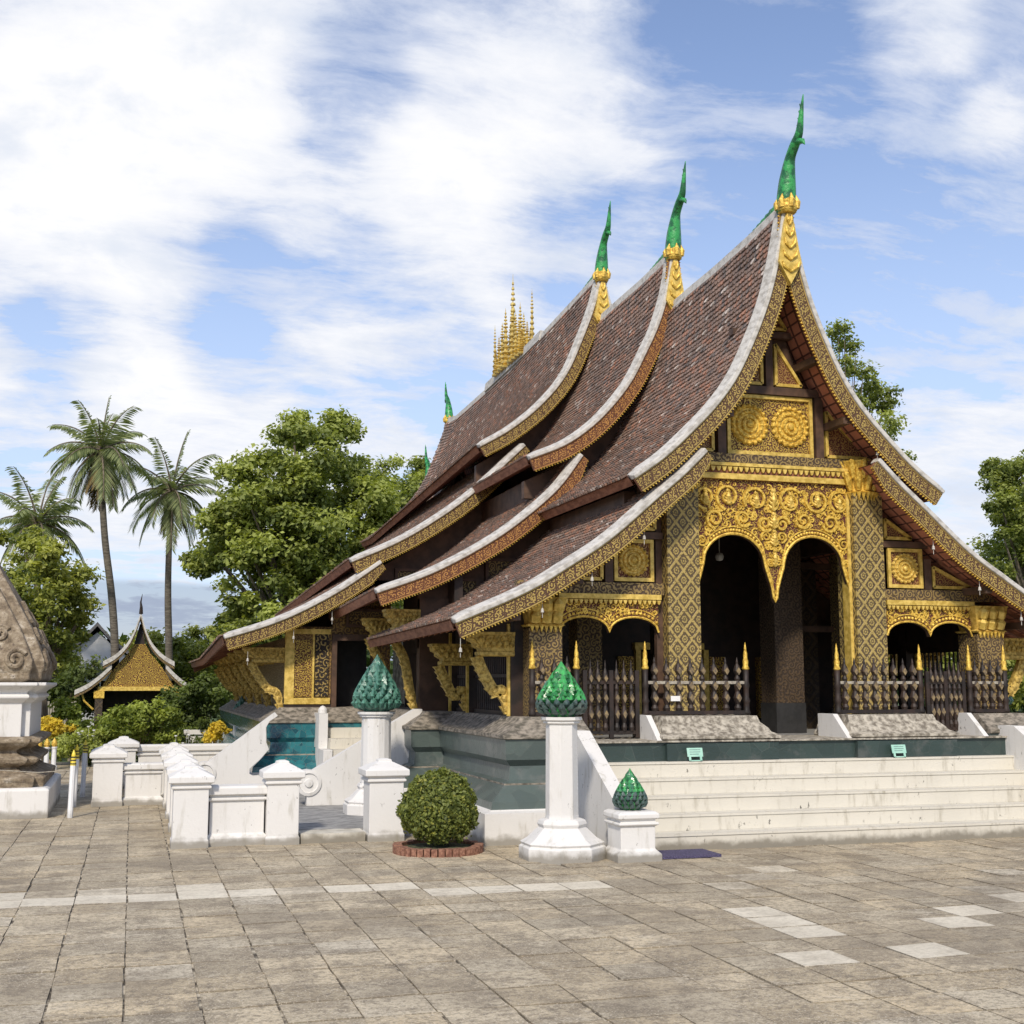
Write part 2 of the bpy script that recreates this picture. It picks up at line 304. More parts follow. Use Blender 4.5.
# ------------------------------------------------------------------ mesh builder
class MB:
    def __init__(s): s.v = []; s.f = []; s.m = []; s.uv = []; s.c = []
    def face(s, pts, mi=0, uv=None, col=None):
        k = len(s.v); s.v.extend([tuple(p) for p in pts]); s.f.append(tuple(range(k, k+len(pts))))
        s.m.append(mi); s.uv.append(uv if uv else autouv(pts)); s.c.append(col or (1, 1, 1))
    def box(s, x0, x1, y0, y1, z0, z1, mi=0, mt=None):
        P = [(x, y, z) for z in (z0, z1) for y in (y0, y1) for x in (x0, x1)]
        if mt is not None: P = [tuple(mt @ Vector(p)) for p in P]
        for q in ((0, 2, 3, 1), (4, 5, 7, 6), (0, 1, 5, 4), (2, 6, 7, 3), (0, 4, 6, 2), (1, 3, 7, 5)):
            s.face([P[i] for i in q], mi)
    def loft(s, rings, mi=0, closed=True, cap=True, uvs=None):
        # rings: list of equal length point rings
        k = len(s.v); n = len(rings[0])
        for r in rings: s.v.extend([tuple(p) for p in r])
        vacc = 0.
        for i in range(len(rings)-1):
            dv = (Vector(rings[i+1][0])-Vector(rings[i][0])).length; uacc = 0.
            for j in range(n if closed else n-1):
                j2 = (j+1) % n
                du = (Vector(rings[i][j2])-Vector(rings[i][j])).length
                s.f.append((k+i*n+j, k+i*n+j2, k+(i+1)*n+j2, k+(i+1)*n+j)); s.m.append(mi); s.c.append((1, 1, 1))
                s.uv.append([(uacc, vacc), (uacc+du, vacc), (uacc+du, vacc+dv), (uacc, vacc+dv)]); uacc += du
            vacc += dv
        if cap and closed:
            for base, rv in ((0, True), ((len(rings)-1)*n, False)):
                idx = [k+base+j for j in range(n)]
                if rv: idx.reverse()
                s.f.append(tuple(idx)); s.m.append(mi); s.c.append((1, 1, 1)); s.uv.append([(0, 0)]*n)
    def lathe(s, cx, cy, prof, n=16, mi=0, z0=0., rot=0., sx=1., sy=1.):
        s.loft([[(cx+r*sx*math.cos(rot+2*PI*j/n), cy+r*sy*math.sin(rot+2*PI*j/n), z0+z) for j in range(n)] for r, z in prof], mi)
    def lathe_y(s, cx, y, cz, prof, n=24, mi=0):      # disc facing -Y; prof (r, out)
        s.loft([[(cx+r*math.cos(2*PI*j/n), y-o, cz+r*math.sin(2*PI*j/n)) for j in range(n)] for r, o in prof], mi)
    def tube(s, pts, rad, n=8, mi=0, flat=None):
        pts = [Vector(p) for p in pts]; rr = rad if isinstance(rad, (list, tuple)) else [rad]*len(pts)
        rings = []; prev = None
        for i, p in enumerate(pts):
            d = (pts[min(i+1, len(pts)-1)]-pts[max(i-1, 0)]).normalized()
            a = prev if prev is not None else (Vector((0, 1, 0)) if abs(d.y) < .9 else Vector((1, 0, 0)))
            a = (a-d*a.dot(d)).normalized(); bq = d.cross(a); prev = a
            rings.append([p+(a*math.cos(2*PI*j/n)*(flat if flat else 1)+bq*math.sin(2*PI*j/n))*rr[i] for j in range(n)])
        s.loft(rings, mi)
    def prism_y(s, pts, y0, y1, mi=0, mside=None):     # pts in (x, z)
        n = len(pts)
        area = sum(pts[i][0]*pts[(i+1) % n][1]-pts[(i+1) % n][0]*pts[i][1] for i in range(n))
        if area < 0: pts = pts[::-1]
        s.face([(x, y0, z) for x, z in pts], mi, [(x, z) for x, z in pts])
        s.face([(x, y1, z) for x, z in reversed(pts)], mi, [(x, z) for x, z in reversed(pts)])
        for i in range(n):
            a, b2 = pts[i], pts[(i+1) % n]
            s.face([(a[0], y1, a[1]), (b2[0], y1, b2[1]), (b2[0], y0, b2[1]), (a[0], y0, a[1])], mi if mside is None else mside)
    def build(s, name, mats, parent=None, org=(0, 0, 0), smooth=False, bevel=0, dy=None):
        me = bpy.data.meshes.new(name)
        o3 = Vector(org)
        va = np.array(s.v, dtype=np.float64)-np.array(tuple(o3))
        me.from_pydata(va.tolist(), [], s.f)
        for mm in (mats if isinstance(mats, (list, tuple)) else [mats]): me.materials.append(M[mm])
        me.polygons.foreach_set('material_index', s.m)
        if smooth: me.polygons.foreach_set('use_smooth', [True]*len(s.f))
        ul = me.uv_layers.new(name='UVMap')
        ul.data.foreach_set('uv', [c for f in s.uv for p in f for c in p])
        if any(c != (1, 1, 1) for c in s.c[:50]):
            ca = me.color_attributes.new('col', 'FLOAT_COLOR', 'CORNER')
            ca.data.foreach_set('color', [x for f, c in zip(s.f, s.c) for _ in f for x in (*c, 1.)])
        me.update()
        o = bpy.data.objects.new(name, me); COL.objects.link(o)
        if parent is not None: o.parent = parent
        if bevel:
            bm = o.modifiers.new('bevel', 'BEVEL'); bm.width = bevel; bm.segments = 2; bm.limit_method = 'ANGLE'
        return o
def autouv(pts):
    a, b, c = Vector(pts[0]), Vector(pts[1]), Vector(pts[2]); n = (b-a).cross(c-a)
    ax = max(range(3), key=lambda i: abs(n[i]))
    if ax == 0: return [(p[1], p[2]) for p in pts]
    if ax == 1: return [(p[0], p[2]) for p in pts]
    return [(p[0], p[1]) for p in pts]
def tag(o, label, cat, group=None, kind=None):
    if label: o['label'] = label
    if cat: o['category'] = cat
    if group: o['group'] = group
    if kind: o['kind'] = kind
    return o
def root(name, loc, label, cat, group=None):
    o = bpy.data.objects.new(name, None); COL.objects.link(o); o.location = loc; o.empty_display_size = .2
    return tag(o, label, cat, group)
class T:       # a thing with parts, all geometry given in world coordinates
    def __init__(s, name, loc, label, cat, group=None):
        s.loc = loc; s.o = root(name, loc, label, cat, group)
    def part(s, mb, name, mats, parent=None, label=None, **kw):
        o = mb.build(name, mats, parent or s.o, s.loc, **kw)
        if label: o['label'] = label
        return o
def single(mb, name, mats, loc, label, cat, group=None, **kw):
    o = mb.build(name, mats, None, loc, **kw); o.location = loc; return tag(o, label, cat, group)
def struct(mb, name, mats, **kw):
    o = mb.build(name, mats, **kw); o['kind'] = 'structure'; return o
def copy_tree(o, parent=None):
    c = o.copy(); COL.objects.link(c); c.parent = parent
    for ch in list(o.children): copy_tree(ch, c)
    return c
def cr(pts, n=5):      # catmull rom through 2d/3d points
    out = []; P = [Vector(p) for p in pts]; P = [P[0]*2-P[1]]+P+[P[-1]*2-P[-2]]
    for i in range(1, len(P)-2):
        a, b, c, d = P[i-1:i+3]
        for k in range(n):
            t_ = k/n; out.append(.5*((2*b)+(c-a)*t_+(2*a-5*b+4*c-d)*t_*t_+(3*b-a-3*c+d)*t_**3))
    out.append(P[-2]); return out
def lerp(tab, y):
    if y <= tab[0][0]: return tab[0][1]
    for (a, b), (c, d) in zip(tab, tab[1:]):
        if y <= c: return b+(d-b)*(y-a)/(c-a)
    return tab[-1][1]
X0 = 7.6

# ------------------------------------------------------------------ ground
mb = MB(); mb.face([(-400, -60, -.06), (400, -60, -.06), (400, 700, -.06), (-400, 700, -.06)])
struct(mb, 'ground', 'grass')
mb = MB(); mb.face([(-14, -4, -.009), (22, -4, -.009), (22, 30, -.009), (-14, 30, -.009)])
struct(mb, 'paving_bed', 'joint')
mb = MB(); PIT = .395
pale = {}
def cellof(x, y): return (math.floor((x+.02-.0)/PIT), math.floor(y/PIT))
for x, y in ((4.45, 8.83), (4.68, 8.43), (4.53, 8.16), (4.15, 7.42), (5.71, 8.0), (6.73, 8.89), (5.06, 7.47), (6.3, 8.5)): pale[cellof(x, y)] = .85
for x, y in ((5.3, 10.6), (4.9, 10.0), (5.9, 10.9), (6.9, 9.3), (7.5, 9.9)): pale[cellof(x, y)] = .5
for i in range(-8, 4): pale[(i, 27)] = .95 if i not in (3,) else .45
for i in (4, 5): pale[(i, 27)] = .9
for i in range(-8, 3): pale[(i, 28)] = (.35, .8, .1, .6, .9, .2, .7)[i % 7]
for i in (6, 7, 8, 9): pale[(i, 26)] = .85
pale[(2, 26)] = .6
rr = random.Random(3)
rowoff = {}
for j in range(-8, 74):
    for i in range(-34, 54):
        x0 = i*PIT+.02; y0 = j*PIT
        if (x0+PIT*.5-7.6)**2 < 2.6**2 and y0 > 12.9 and y0 < 33: continue
        gx = .005+.009*rr.random()**2; gy = .006+.010*rr.random()**2; dz = rr.uniform(-.004, .004); tx = rr.uniform(-.003, .003)
        a = [(x0+gx, y0+gy), (x0+PIT-gx*.6, y0+gy), (x0+PIT-gx*.6, y0+PIT-gy*.6), (x0+gx, y0+PIT-gy*.6)]
        a = [(q[0]+rr.uniform(-.005, .005), q[1]+rr.uniform(-.004, .004), dz+(tx if k_ in (1, 2) else -tx)) for k_, q in enumerate(a)]
        bs = rr.uniform(.80, 1.14)*(.82 if rr.random() < .10 else 1); wv_ = rr.uniform(-.015, .015)
        c = [(.53+wv_)*bs, .445*bs, (.305-wv_)*bs]
        pf = pale.get((i, j), 0)
        if rr.random() < .012: pf = .35
        c = tuple(c[k]*(1-pf)+(.74, .68, .55)[k]*pf for k in range(3))
        mb.face(a, 0, None, c)
        for k_ in range(4):
            p_, q_ = a[k_], a[(k_+1) % 4]
            mb.face([(p_[0], p_[1], -.03), (q_[0], q_[1], -.03), q_, p_], 0, None, tuple(v*.6 for v in c))
struct(mb, 'paving', 'paving')

# ------------------------------------------------------------------ temple
W = T('temple', (X0, 20., 0), 'large low temple with sweeping layered brown roofs, gilded gables and green ridge finials', 'temple')

def tier(prof, y0, y1, side, ridge=None, eave=None, bargemat='barge', fin_end=True, capw=.155, tiles=True, bh=.172, rear=False, capend=None, raft=False):
    P2 = cr(prof, 6); n = len(P2)
    L = [0.]
    for i in range(1, n): L.append(L[-1]+(P2[i]-P2[i-1]).length)
    tot = L[-1]
    def pos(s_, y, off=0.):
        s_c = min(max(s_, 0), tot); i = 0
        while i < n-2 and L[i+1] < s_c: i += 1
        tt_ = (s_-L[i])/(L[i+1]-L[i]); p = P2[i].lerp(P2[i+1], tt_) if 0 <= tt_ <= 1 else P2[i]+(P2[i+1]-P2[i])*tt_
        i0 = max(i-1, 0); d = (P2[min(i+2, n-1)]-P2[i0]).normalized(); nr = Vector((-d.y, d.x))
        if nr.y < 0: nr = -nr
        q = s_c/tot; dz = 0.
        if ridge: dz += lerp(ridge, y)*(1-q)**1.6
        if eave: dz += lerp(eave, y)*q**1.2
        return (X0+side*(p.x+nr.x*off), y, p.y+nr.y*off+dz)
    ns = 18; ny = max(3, int((y1-y0)/.6))
    SS = [tot*i/ns for i in range(ns+1)]; YY = [y0+.10+(y1-y0-.10)*j/ny for j in range(ny+1)]
    mb = MB()
    # slab: top, soffit
    for i in range(ns):
        for j in range(ny):
            q = [pos(SS[i], YY[j], .07), pos(SS[i+1], YY[j], .07), pos(SS[i+1], YY[j+1], .07), pos(SS[i], YY[j+1], .07)]
            mb.face(q if side > 0 else q[::-1], 0, None, (.14, .075, .05))
            uvq = [(SS[i], YY[j]), (SS[i+1], YY[j]), (SS[i+1], YY[j+1]), (SS[i], YY[j+1])]
            q = [pos(SS[i], YY[j], -.03), pos(SS[i+1], YY[j], -.03), pos(SS[i+1], YY[j+1], -.03), pos(SS[i], YY[j+1], -.03)]
            mb.face(q[::-1] if side > 0 else q, 1, uvq[::-1] if side > 0 else uvq, (.3, .3, .3))
    for j in range(ny):
        mb.face([pos(tot, YY[j], -.03), pos(tot, YY[j+1], -.03), pos(tot, YY[j+1], .07), pos(tot, YY[j], .07)], 2)
    if tiles:
        rt = random.Random(int(y0*100+tot*10+side))
        ex = .088; wd = .086; ln = .115
        nrows = int(tot/ex); ncol = int((y1-y0-.2)/wd)
        for r in range(nrows+1):
            for c in range(ncol):
                s1 = r*ex+ex+rt.uniform(-.006, .006); s0 = max(s1-ln, 0.)
                ya = y0+.14+(c+(.5 if r % 2 else 0))*wd+rt.uniform(-.004, .004); yb = ya+wd*.93
                if yb > y1: continue
                h0 = .074; h1 = .094+rt.uniform(-.004, .009)
                g = rt.random(); k = rt.uniform(.72, 1.22)
                cc = (.245*k, .160*k, .120*k)
                if g < .16: cc = (.36*k, .18*k, .115*k)
                elif g < .26: cc = (.15*k, .12*k, .105*k)
                elif g < .295: cc = (.55*k, .47*k, .41*k)
                A = pos(s0, ya, h0); B = pos(s0, yb, h0); C_ = pos(s1-.028, yb, h1); D_ = pos(s1, (ya+yb)/2+wd*.22, h1); E_ = pos(s1, (ya+yb)/2-wd*.22, h1); F_ = pos(s1-.028, ya, h1)
                top = [A, B, C_, D_, E_, F_]
                mb.face(top[::-1] if side > 0 else top, 0, None, cc)
                lo = [pos(s1-.028, yb, .070), pos(s1, (ya+yb)/2+wd*.22, .070), pos(s1, (ya+yb)/2-wd*.22, .070), pos(s1-.028, ya, .070)]
                up_ = [C_, D_, E_, F_]
                for u in range(3):
                    q = [up_[u], up_[u+1], lo[u+1], lo[u]]
                    mb.face(q if side < 0 else q[::-1], 0, None, tuple(x*.8 for x in cc))
                q = [A, F_, lo[3], pos(s0, ya, .068)]; mb.face(q if side > 0 else q[::-1], 0, None, tuple(x*.8 for x in cc))
    rf = W.part(mb, 'roof', ['tile', 'soffit', 'redwood'])
    for yy, sg in ([(y0, -1)] + ([(y1, 1)] if rear else [])):
        # white cap
        mb = MB(); m_ = 30; rings = []
        cend = capend if capend else 1.0
        for i in range(m_+1):
            s_ = tot*cend*i/m_; hgt = .092 if i < m_ else .07
            ya, yb = (yy-.03, yy+capw) if sg < 0 else (yy-capw, yy+.03)
            rings.append([pos(s_, ya, .0), pos(s_, yb, .0), pos(s_, yb, hgt+.01 if sg < 0 else hgt*.6), pos(s_, ya, hgt*.62 if sg < 0 else hgt)])
        mb.loft(rings); W.part(mb, 'roof_edge_cap', 'capwhite', rf, bevel=.012)
        # carved gold board
        mb = MB(); ya, yb = (yy, yy+.055) if sg < 0 else (yy-.055, yy)
        fr = ya if sg < 0 else yb
        m_ = 48
        for i in range(m_):
            s0, s1 = tot*i/m_, tot*(i+1)/m_
            h0 = bh*min(1, .55+.45*min(s0/.3, 1)); h1 = bh*min(1, .55+.45*min(s1/.3, 1))
            a, b2, c, d = pos(s0, fr, -h0), pos(s1, fr, -h1), pos(s1, fr, 0.), pos(s0, fr, 0.)
            uq = [(s0, 0), (s1, 0), (s1, .2), (s0, .2)]
            flip = (side > 0) != (sg > 0)
            mb.face([a, b2, c, d] if flip else [d, c, b2, a], 0, uq if flip else uq[::-1])
            bk = yb if sg < 0 else ya
            a2, b3, c2, d2 = pos(s0, bk, -h0), pos(s1, bk, -h1), pos(s1, bk, 0.), pos(s0, bk, 0.)
            mb.face([d2, c2, b3, a2] if flip else [a2, b3, c2, d2], 1)
            mb.face([a, a2, b3, b2], 1)
            # small hanging leaf tooth
            sm_ = (s0+s1)/2
            for kk in (0, 1):
                sa = s0+(s1-s0)*(kk*.5); sb = sa+(s1-s0)*.5
                tp = pos((sa+sb)/2-.01, fr+.012, -h0-.028)
                p1, p2_ = pos(sa, fr+.012, -h0+.01), pos(sb, fr+.012, -h0+.01)
                mb.face([p1, tp, p2_] if flip else [p2_, tp, p1], 2); q1, q2 = pos(sa, fr+.03, -h0+.01), pos(sb, fr+.03, -h0+.01)
                tp2 = pos((sa+sb)/2-.01, fr+.03, -h0-.028)
                mb.face([q2, tp2, q1], 2); mb.face([p1, q1, tp2, tp], 2); mb.face([p2_, tp, tp2, q2], 2)
        e = [pos(tot, ya, -bh), pos(tot, yb, -bh), pos(tot, yb, 0), pos(tot, ya, 0)]; mb.face(e, 1)
        W.part(mb, 'bargeboard', [bargemat, 'redwood', 'gold'], rf)
    # eave board along the side
    mb = MB()
    for j in range(ny):
        a, b2 = pos(tot+.02, YY[j], -.06), pos(tot+.02, YY[j+1], -.06); c, d = pos(tot+.02, YY[j+1], .05), pos(tot+.02, YY[j], .05)
        mb.face([a, b2, c, d]); a2, b3 = pos(tot-.03, YY[j], -.06), pos(tot-.03, YY[j+1], -.06)
        mb.face([a, a2, b3, b2]); c2, d2 = pos(tot-.03, YY[j+1], .05), pos(tot-.03, YY[j], .05); mb.face([a2, d2, c2, b3])
    W.part(mb, 'eave_board', 'redwood', rf)
    if raft:
        for j in range(1, int((y1-y0)/.3)):
            mb = MB(); yq = y0+j*.3; sa, sb = max(0, tot*.45), tot-.02
            pts = [pos(sa+(sb-sa)*k/5, yq, -.055) for k in range(6)]
            mb.loft([[(p_[0], p_[1]-.025, p_[2]-.03), (p_[0], p_[1]+.025, p_[2]-.03), (p_[0], p_[1]+.025, p_[2]+.03), (p_[0], p_[1]-.025, p_[2]+.03)] for p_ in pts])
            W.part(mb, 'rafter', 'redwood', rf)
    return pos, tot, rf

PR = dict(
 s1u=[(.0, 7.52), (.10, 7.02), (.25, 6.45), (.46, 5.92), (.72, 5.40), (1.0, 5.02), (1.35, 4.66), (1.70, 4.34), (2.08, 4.07)],
 s1l=[(1.15, 4.44), (1.45, 4.15), (1.77, 3.88), (2.38, 3.36), (2.88, 3.03), (3.4, 2.72), (4.22, 2.36)],
 s2u=[(0, 8.06), (.08, 7.6), (.25, 7.05), (.45, 6.62), (.76, 6.05), (1.23, 5.5), (1.73, 5.12), (2.28, 4.88)],
 s2l=[(1.48, 4.97), (1.85, 4.48), (2.33, 4.05), (2.87, 3.66), (3.67, 3.22), (4.46, 2.92)],
 s3u=[(0, 8.68), (.1, 8.3), (.3, 7.75), (.65, 6.97), (1.11, 6.4), (1.66, 5.94), (2.19, 5.62)],
 s3m=[(1.4, 5.68), (2.29, 4.84), (2.97, 4.33), (3.6, 3.95), (4.31, 3.63)],
 s3l=[(3.82, 3.63), (4.43, 3.2), (5.04, 2.85), (5.58, 2.61), (6.26, 2.39)])
r1 = [(13.5, 0), (14.3, -.09), (15.5, -.19), (16.5, -.24), (17.5, -.32), (18.8, -.34)]
r2 = [(16.93, 0), (18.2, -.08), (19.2, -.11), (20, -.14), (22, -.16)]
r3 = [(20, .03), (20.6, 0), (22, -.10), (24, -.24), (25.2, -.32), (27.7, -.38), (30.3, -.42), (31.3, -.28)]
roofs = {}
for sd_ in (-1, 1):
    roofs['s1u', sd_] = tier(PR['s1u'], 13.5, 18.6, sd_, r1)
    roofs['s1l', sd_] = tier(PR['s1l'], 13.5, 18.8, sd_, None, [(13.5, 0), (18.8, -.06)], raft=True)
    tier(PR['s2u'], 16.93, 22, sd_, r2, bargemat='bargered')
    tier(PR['s2l'], 16.93, 21.2, sd_, None, [(16.93, 0), (21, -.12)], bargemat='bargered')
    tier(PR['s3u'], 20., 31.3, sd_, r3, [(20, 0), (30, -.5), (31.3, -.45)], rear=True)
    tier(PR['s3m'], 20., 31.2, sd_, None, [(20, 0), (31, -.35)], rear=True)
    tier(PR['s3l'], 20., 31.0, sd_, None, [(20, 0), (26, -.25), (31, -.25)], rear=True, raft=sd_ < 0)
    tier([(0, 7.05), (.1, 6.65), (.35, 5.9), (.9, 5.0), (1.5, 4.4), (2.1, 4.0)], 30.2, 33.6, sd_, None, rear=True)
    tier([(1.2, 4.2), (1.9, 3.7), (2.9, 3.05), (4.2, 2.5)], 30.2, 33.6, sd_, None, rear=True)

# ridge caps
for zt, y0, y1, tab, nm in ((7.52, 13.52, 18.5, r1, 1), (8.06, 16.95, 21.9, r2, 2), (8.68, 20.02, 31.3, r3, 3), (7.05, 30.3, 33.6, [(30, 0), (34, 0)], 4)):
    mb = MB(); pts = []
    ny = int((y1-y0)/.25)
    mb.loft([[(X0-.07, y, z-.02), (X0+.07, y, z-.02), (X0+.045, y, z+.115), (X0-.045, y, z+.115)] for y, z in [(y0+(y1-y0)*k/ny, zt+.03+lerp(tab, y0+(y1-y0)*k/ny)) for k in range(ny+1)]])
    W.part(mb, 'ridge_cap', 'capwhite')

# naga ridge finials (S curve in the ridge plane)
def naga(y, z, h, fwd=-1, rib=True, gm='greenfin'):
    path = [(0, .0, .125), (-.01, .16, .125), (-.04, .36, .110), (-.08, .52, .088), (-.14, .67, .066), (-.26, .79, .062), (-.37, .89, .050), (-.42, 1.04, .036), (-.46, 1.20, .022), (-.50, 1.34, .006)]
    k = h/1.33; P3 = cr([(a, b) for a, b, _ in path], 4); rd = [q[2] for q in path]; rs = cr([(r_, 0) for r_ in rd], 4)
    pts = [(X0, y+p.x*k*(1 if fwd < 0 else -1), z+p.y*k) for p in P3]
    mb = MB(); mb.tube(pts, [max(r_.x, .004)*k for r_ in rs], 10, flat=None)
    # crest scales on the back and a jaw
    for i in range(4, len(pts)-4, 2):
        p_ = Vector(pts[i]); q = .022*k
        s_ = 1 if fwd < 0 else -1
        bx = rs[i].x*k
        mb.face([(p_.x-.012, p_.y+s_*bx*.8, p_.z-.03*k), (p_.x-.012, p_.y+s_*(bx+q), p_.z+.05*k), (p_.x-.012, p_.y+s_*bx*.8, p_.z+.05*k)])
        mb.face([(p_.x+.012, p_.y+s_*bx*.8, p_.z-.03*k), (p_.x+.012, p_.y+s_*bx*.8, p_.z+.05*k), (p_.x+.012, p_.y+s_*(bx+q), p_.z+.05*k)])
        mb.face([(p_.x-.012, p_.y+s_*bx*.8, p_.z-.03*k), (p_.x+.012, p_.y+s_*bx*.8, p_.z-.03*k), (p_.x+.012, p_.y+s_*(bx+q), p_.z+.05*k), (p_.x-.012, p_.y+s_*(bx+q), p_.z+.05*k)])
    s_ = 1 if fwd < 0 else -1
    mb.tube([(X0, y-s_*.34*k, z+.80*k), (X0, y-s_*.45*k, z+.76*k), (X0, y-s_*.50*k, z+.69*k)], [.05*k, .032*k, .004], 6)
    f = W.part(mb, 'ridge_finial', gm, smooth=True)
    mb = MB()       # gilded base boss with leaves
    mb.lathe(X0, y-s_*.02, [(.10, -.02), (.125, .01), (.135, .05), (.125, .09), (.13, .12), (.11, .15), (.06, .16)], 10, z0=z)
    for a in range(6):
        an = 2*PI*a/6+.5
        mb.tube([(X0+.11*math.cos(an), y-s_*.02+.11*math.sin(an), z+.04), (X0+.125*math.cos(an), y-s_*.02+.125*math.sin(an), z+.12), (X0+.105*math.cos(an), y-s_*.03+.105*math.sin(an), z+.21)], [.045, .042, .006], 6)
    W.part(mb, 'finial_base', 'gold', f)
for y, z, h in ((13.50, 7.53, 1.32), (16.95, 8.07, 1.34), (20.02, 8.69, 1.28)): naga(y, z, h)
naga(31.2, 8.40, 1.18, 1); naga(33.5, 7.07, 1.25, 1)
# scale strip climbing the front of each ridge (green glazed)
for zt, y0, tab in ((7.52, 13.55, r1), (8.06, 17.0, r2), (8.68, 20.1, r3)):
    mb = MB()
    for k in range(9):
        y = y0+.08+k*.11; z = zt+.14+lerp(tab, y); hh = .13-.012*k
        mb.prism_y([(X0-.02, z), (X0+.02, z), (X0+.02, z+hh*.6), (X0, z+hh), (X0-.02, z+hh*.6)], y, y+.08)
    W.part(mb, 'ridge_scales', 'greenfin')
# gold leaf panel filling each apex
for y, z in ((13.47, 7.45), (16.9, 7.98), (19.97, 8.6)):
    mb = MB(); mb.prism_y([(X0, z-.86), (X0-.155, z-.58), (X0-.07, z-.08), (X0-.02, z+.08), (X0+.02, z+.08), (X0+.07, z-.08), (X0+.155, z-.58)], y-.035, y+.05)
    W.part(mb, 'apex_leaf', 'fine' if y > 99 else 'goldlite')
    mb = MB()
    for k in range(5):
        zc_ = z-.02-k*.15; ww = .03+.022*k
        for s_ in (-1, 1):
            mb.tube([(X0, y-.05, zc_-.08), (X0+s_*ww*.8, y-.05, zc_-.02), (X0+s_*ww, y-.05, zc_+.05)], [.016, .02, .006], 6)
    W.part(mb, 'leaf_carving', 'gold')

# gilded ridge-centre ornament: cluster of tiered parasol spires
mb = MB()
mb.loft([[(X0-.10, y, z), (X0+.10, y, z), (X0+.07, y, z+.2), (X0-.07, y, z+.2)] for y, z in ((23.3, 8.50), (24.5, 8.44), (27.4, 8.36))]); W.part(mb, 'spire_plinth', 'capwhite')
def spire(x, y, z0, h, big=1.):
    mb = MB(); pr = [(.10, 0), (.11, .03), (.07, .06)]
    zz = .06; k = 0; nt = 7
    body = h*.62
    for k in range(nt):
        r_ = .075*(1-k/nt*.6); dz = body/nt
        pr += [(r_*.55, zz), (r_*1.25, zz+dz*.35), (r_*1.1, zz+dz*.45), (r_*.5, zz+dz*.9)]; zz += dz
    for k in range(5):
        r_ = .05*(1-k/5*.75); dz = (h-body)*.15
        pr += [(.008, zz), (r_, zz+.012), (r_*.8, zz+dz*.5), (.008, zz+dz*.6)]; zz += dz
    pr += [(.006, zz), (.002, h)]
    mb.lathe(x, y, [(r_*big, z) for r_, z in pr], 10, z0=z0); return mb
for y, h, q in ((25.42, 2.05, 1.25), (25.18, 1.35, 1.15), (25.68, 1.35, 1.15), (24.92, 1.05, 1.05), (25.94, 1.10, 1.05), (24.68, .80, 1.), (26.20, .85, 1.), (26.44, .60, .9), (24.46, .55, .9)):
    for xo in ((0,) if h > 2 else (-.09, .09)):
        W.part(spire(X0+xo, y, 8.5, h, q), 'ridge_spire', 'goldspire')
for y, h in ((24.05, 1.30), (26.85, 1.30)): W.part(spire(X0, y, 8.5, h, .75), 'ridge_spire', 'goldspire')

# walls ----------------------------------------------------------------
def under(keys, hw, dz=.12):
    best = None
    for k, off in keys:
        P2 = PR[k]
        if P2[0][0] <= hw <= P2[-1][0]:
            z = lerp(P2, hw)+off-dz
            best = z if best is None else max(best, z)
    return best
def gable(name, y, keys, hw0, hw1, zb, mt, th=.12, step=.15, side=None, dz=.16):
    for s_ in ((-1, 1) if side is None else (side,)):
        mb = MB(); n_ = max(1, int((hw1-hw0)/step))
        pts = [(X0+s_*(hw0+(hw1-hw0)*k/n_), under(keys, hw0+(hw1-hw0)*k/n_, dz)) for k in range(n_+1)]
        pts = [p for p in pts if p[1] is not None and p[1] > zb]
        mb.prism_y([(pts[0][0], zb)]+pts+[(pts[-1][0], zb)], y, y+th)
        W.part(mb, name, mt)
gable('gable_wall', 14.16, [('s1u', -.1)], .02, 1.95, 4.30, 'brownwood')
gable('gable_wall', 14.16, [('s1l', -.05)], 1.48, 3.4, 2.66, 'brownwood')
gable('gable_wall', 17.5, [('s2u', -.1)], .02, 2.2, 4.4, 'brownwood')
gable('gable_wall', 17.5, [('s2l', -.05)], 1.6, 3.75, 2.2, 'brownwood')
gable('gable_wall', 20.6, [('s3u', -.1)], .02, 2.1, 4.9, 'brownwood')
gable('gable_wall', 20.6, [('s3m', -.1)], 1.5, 4.1, 3.3, 'brownwood')
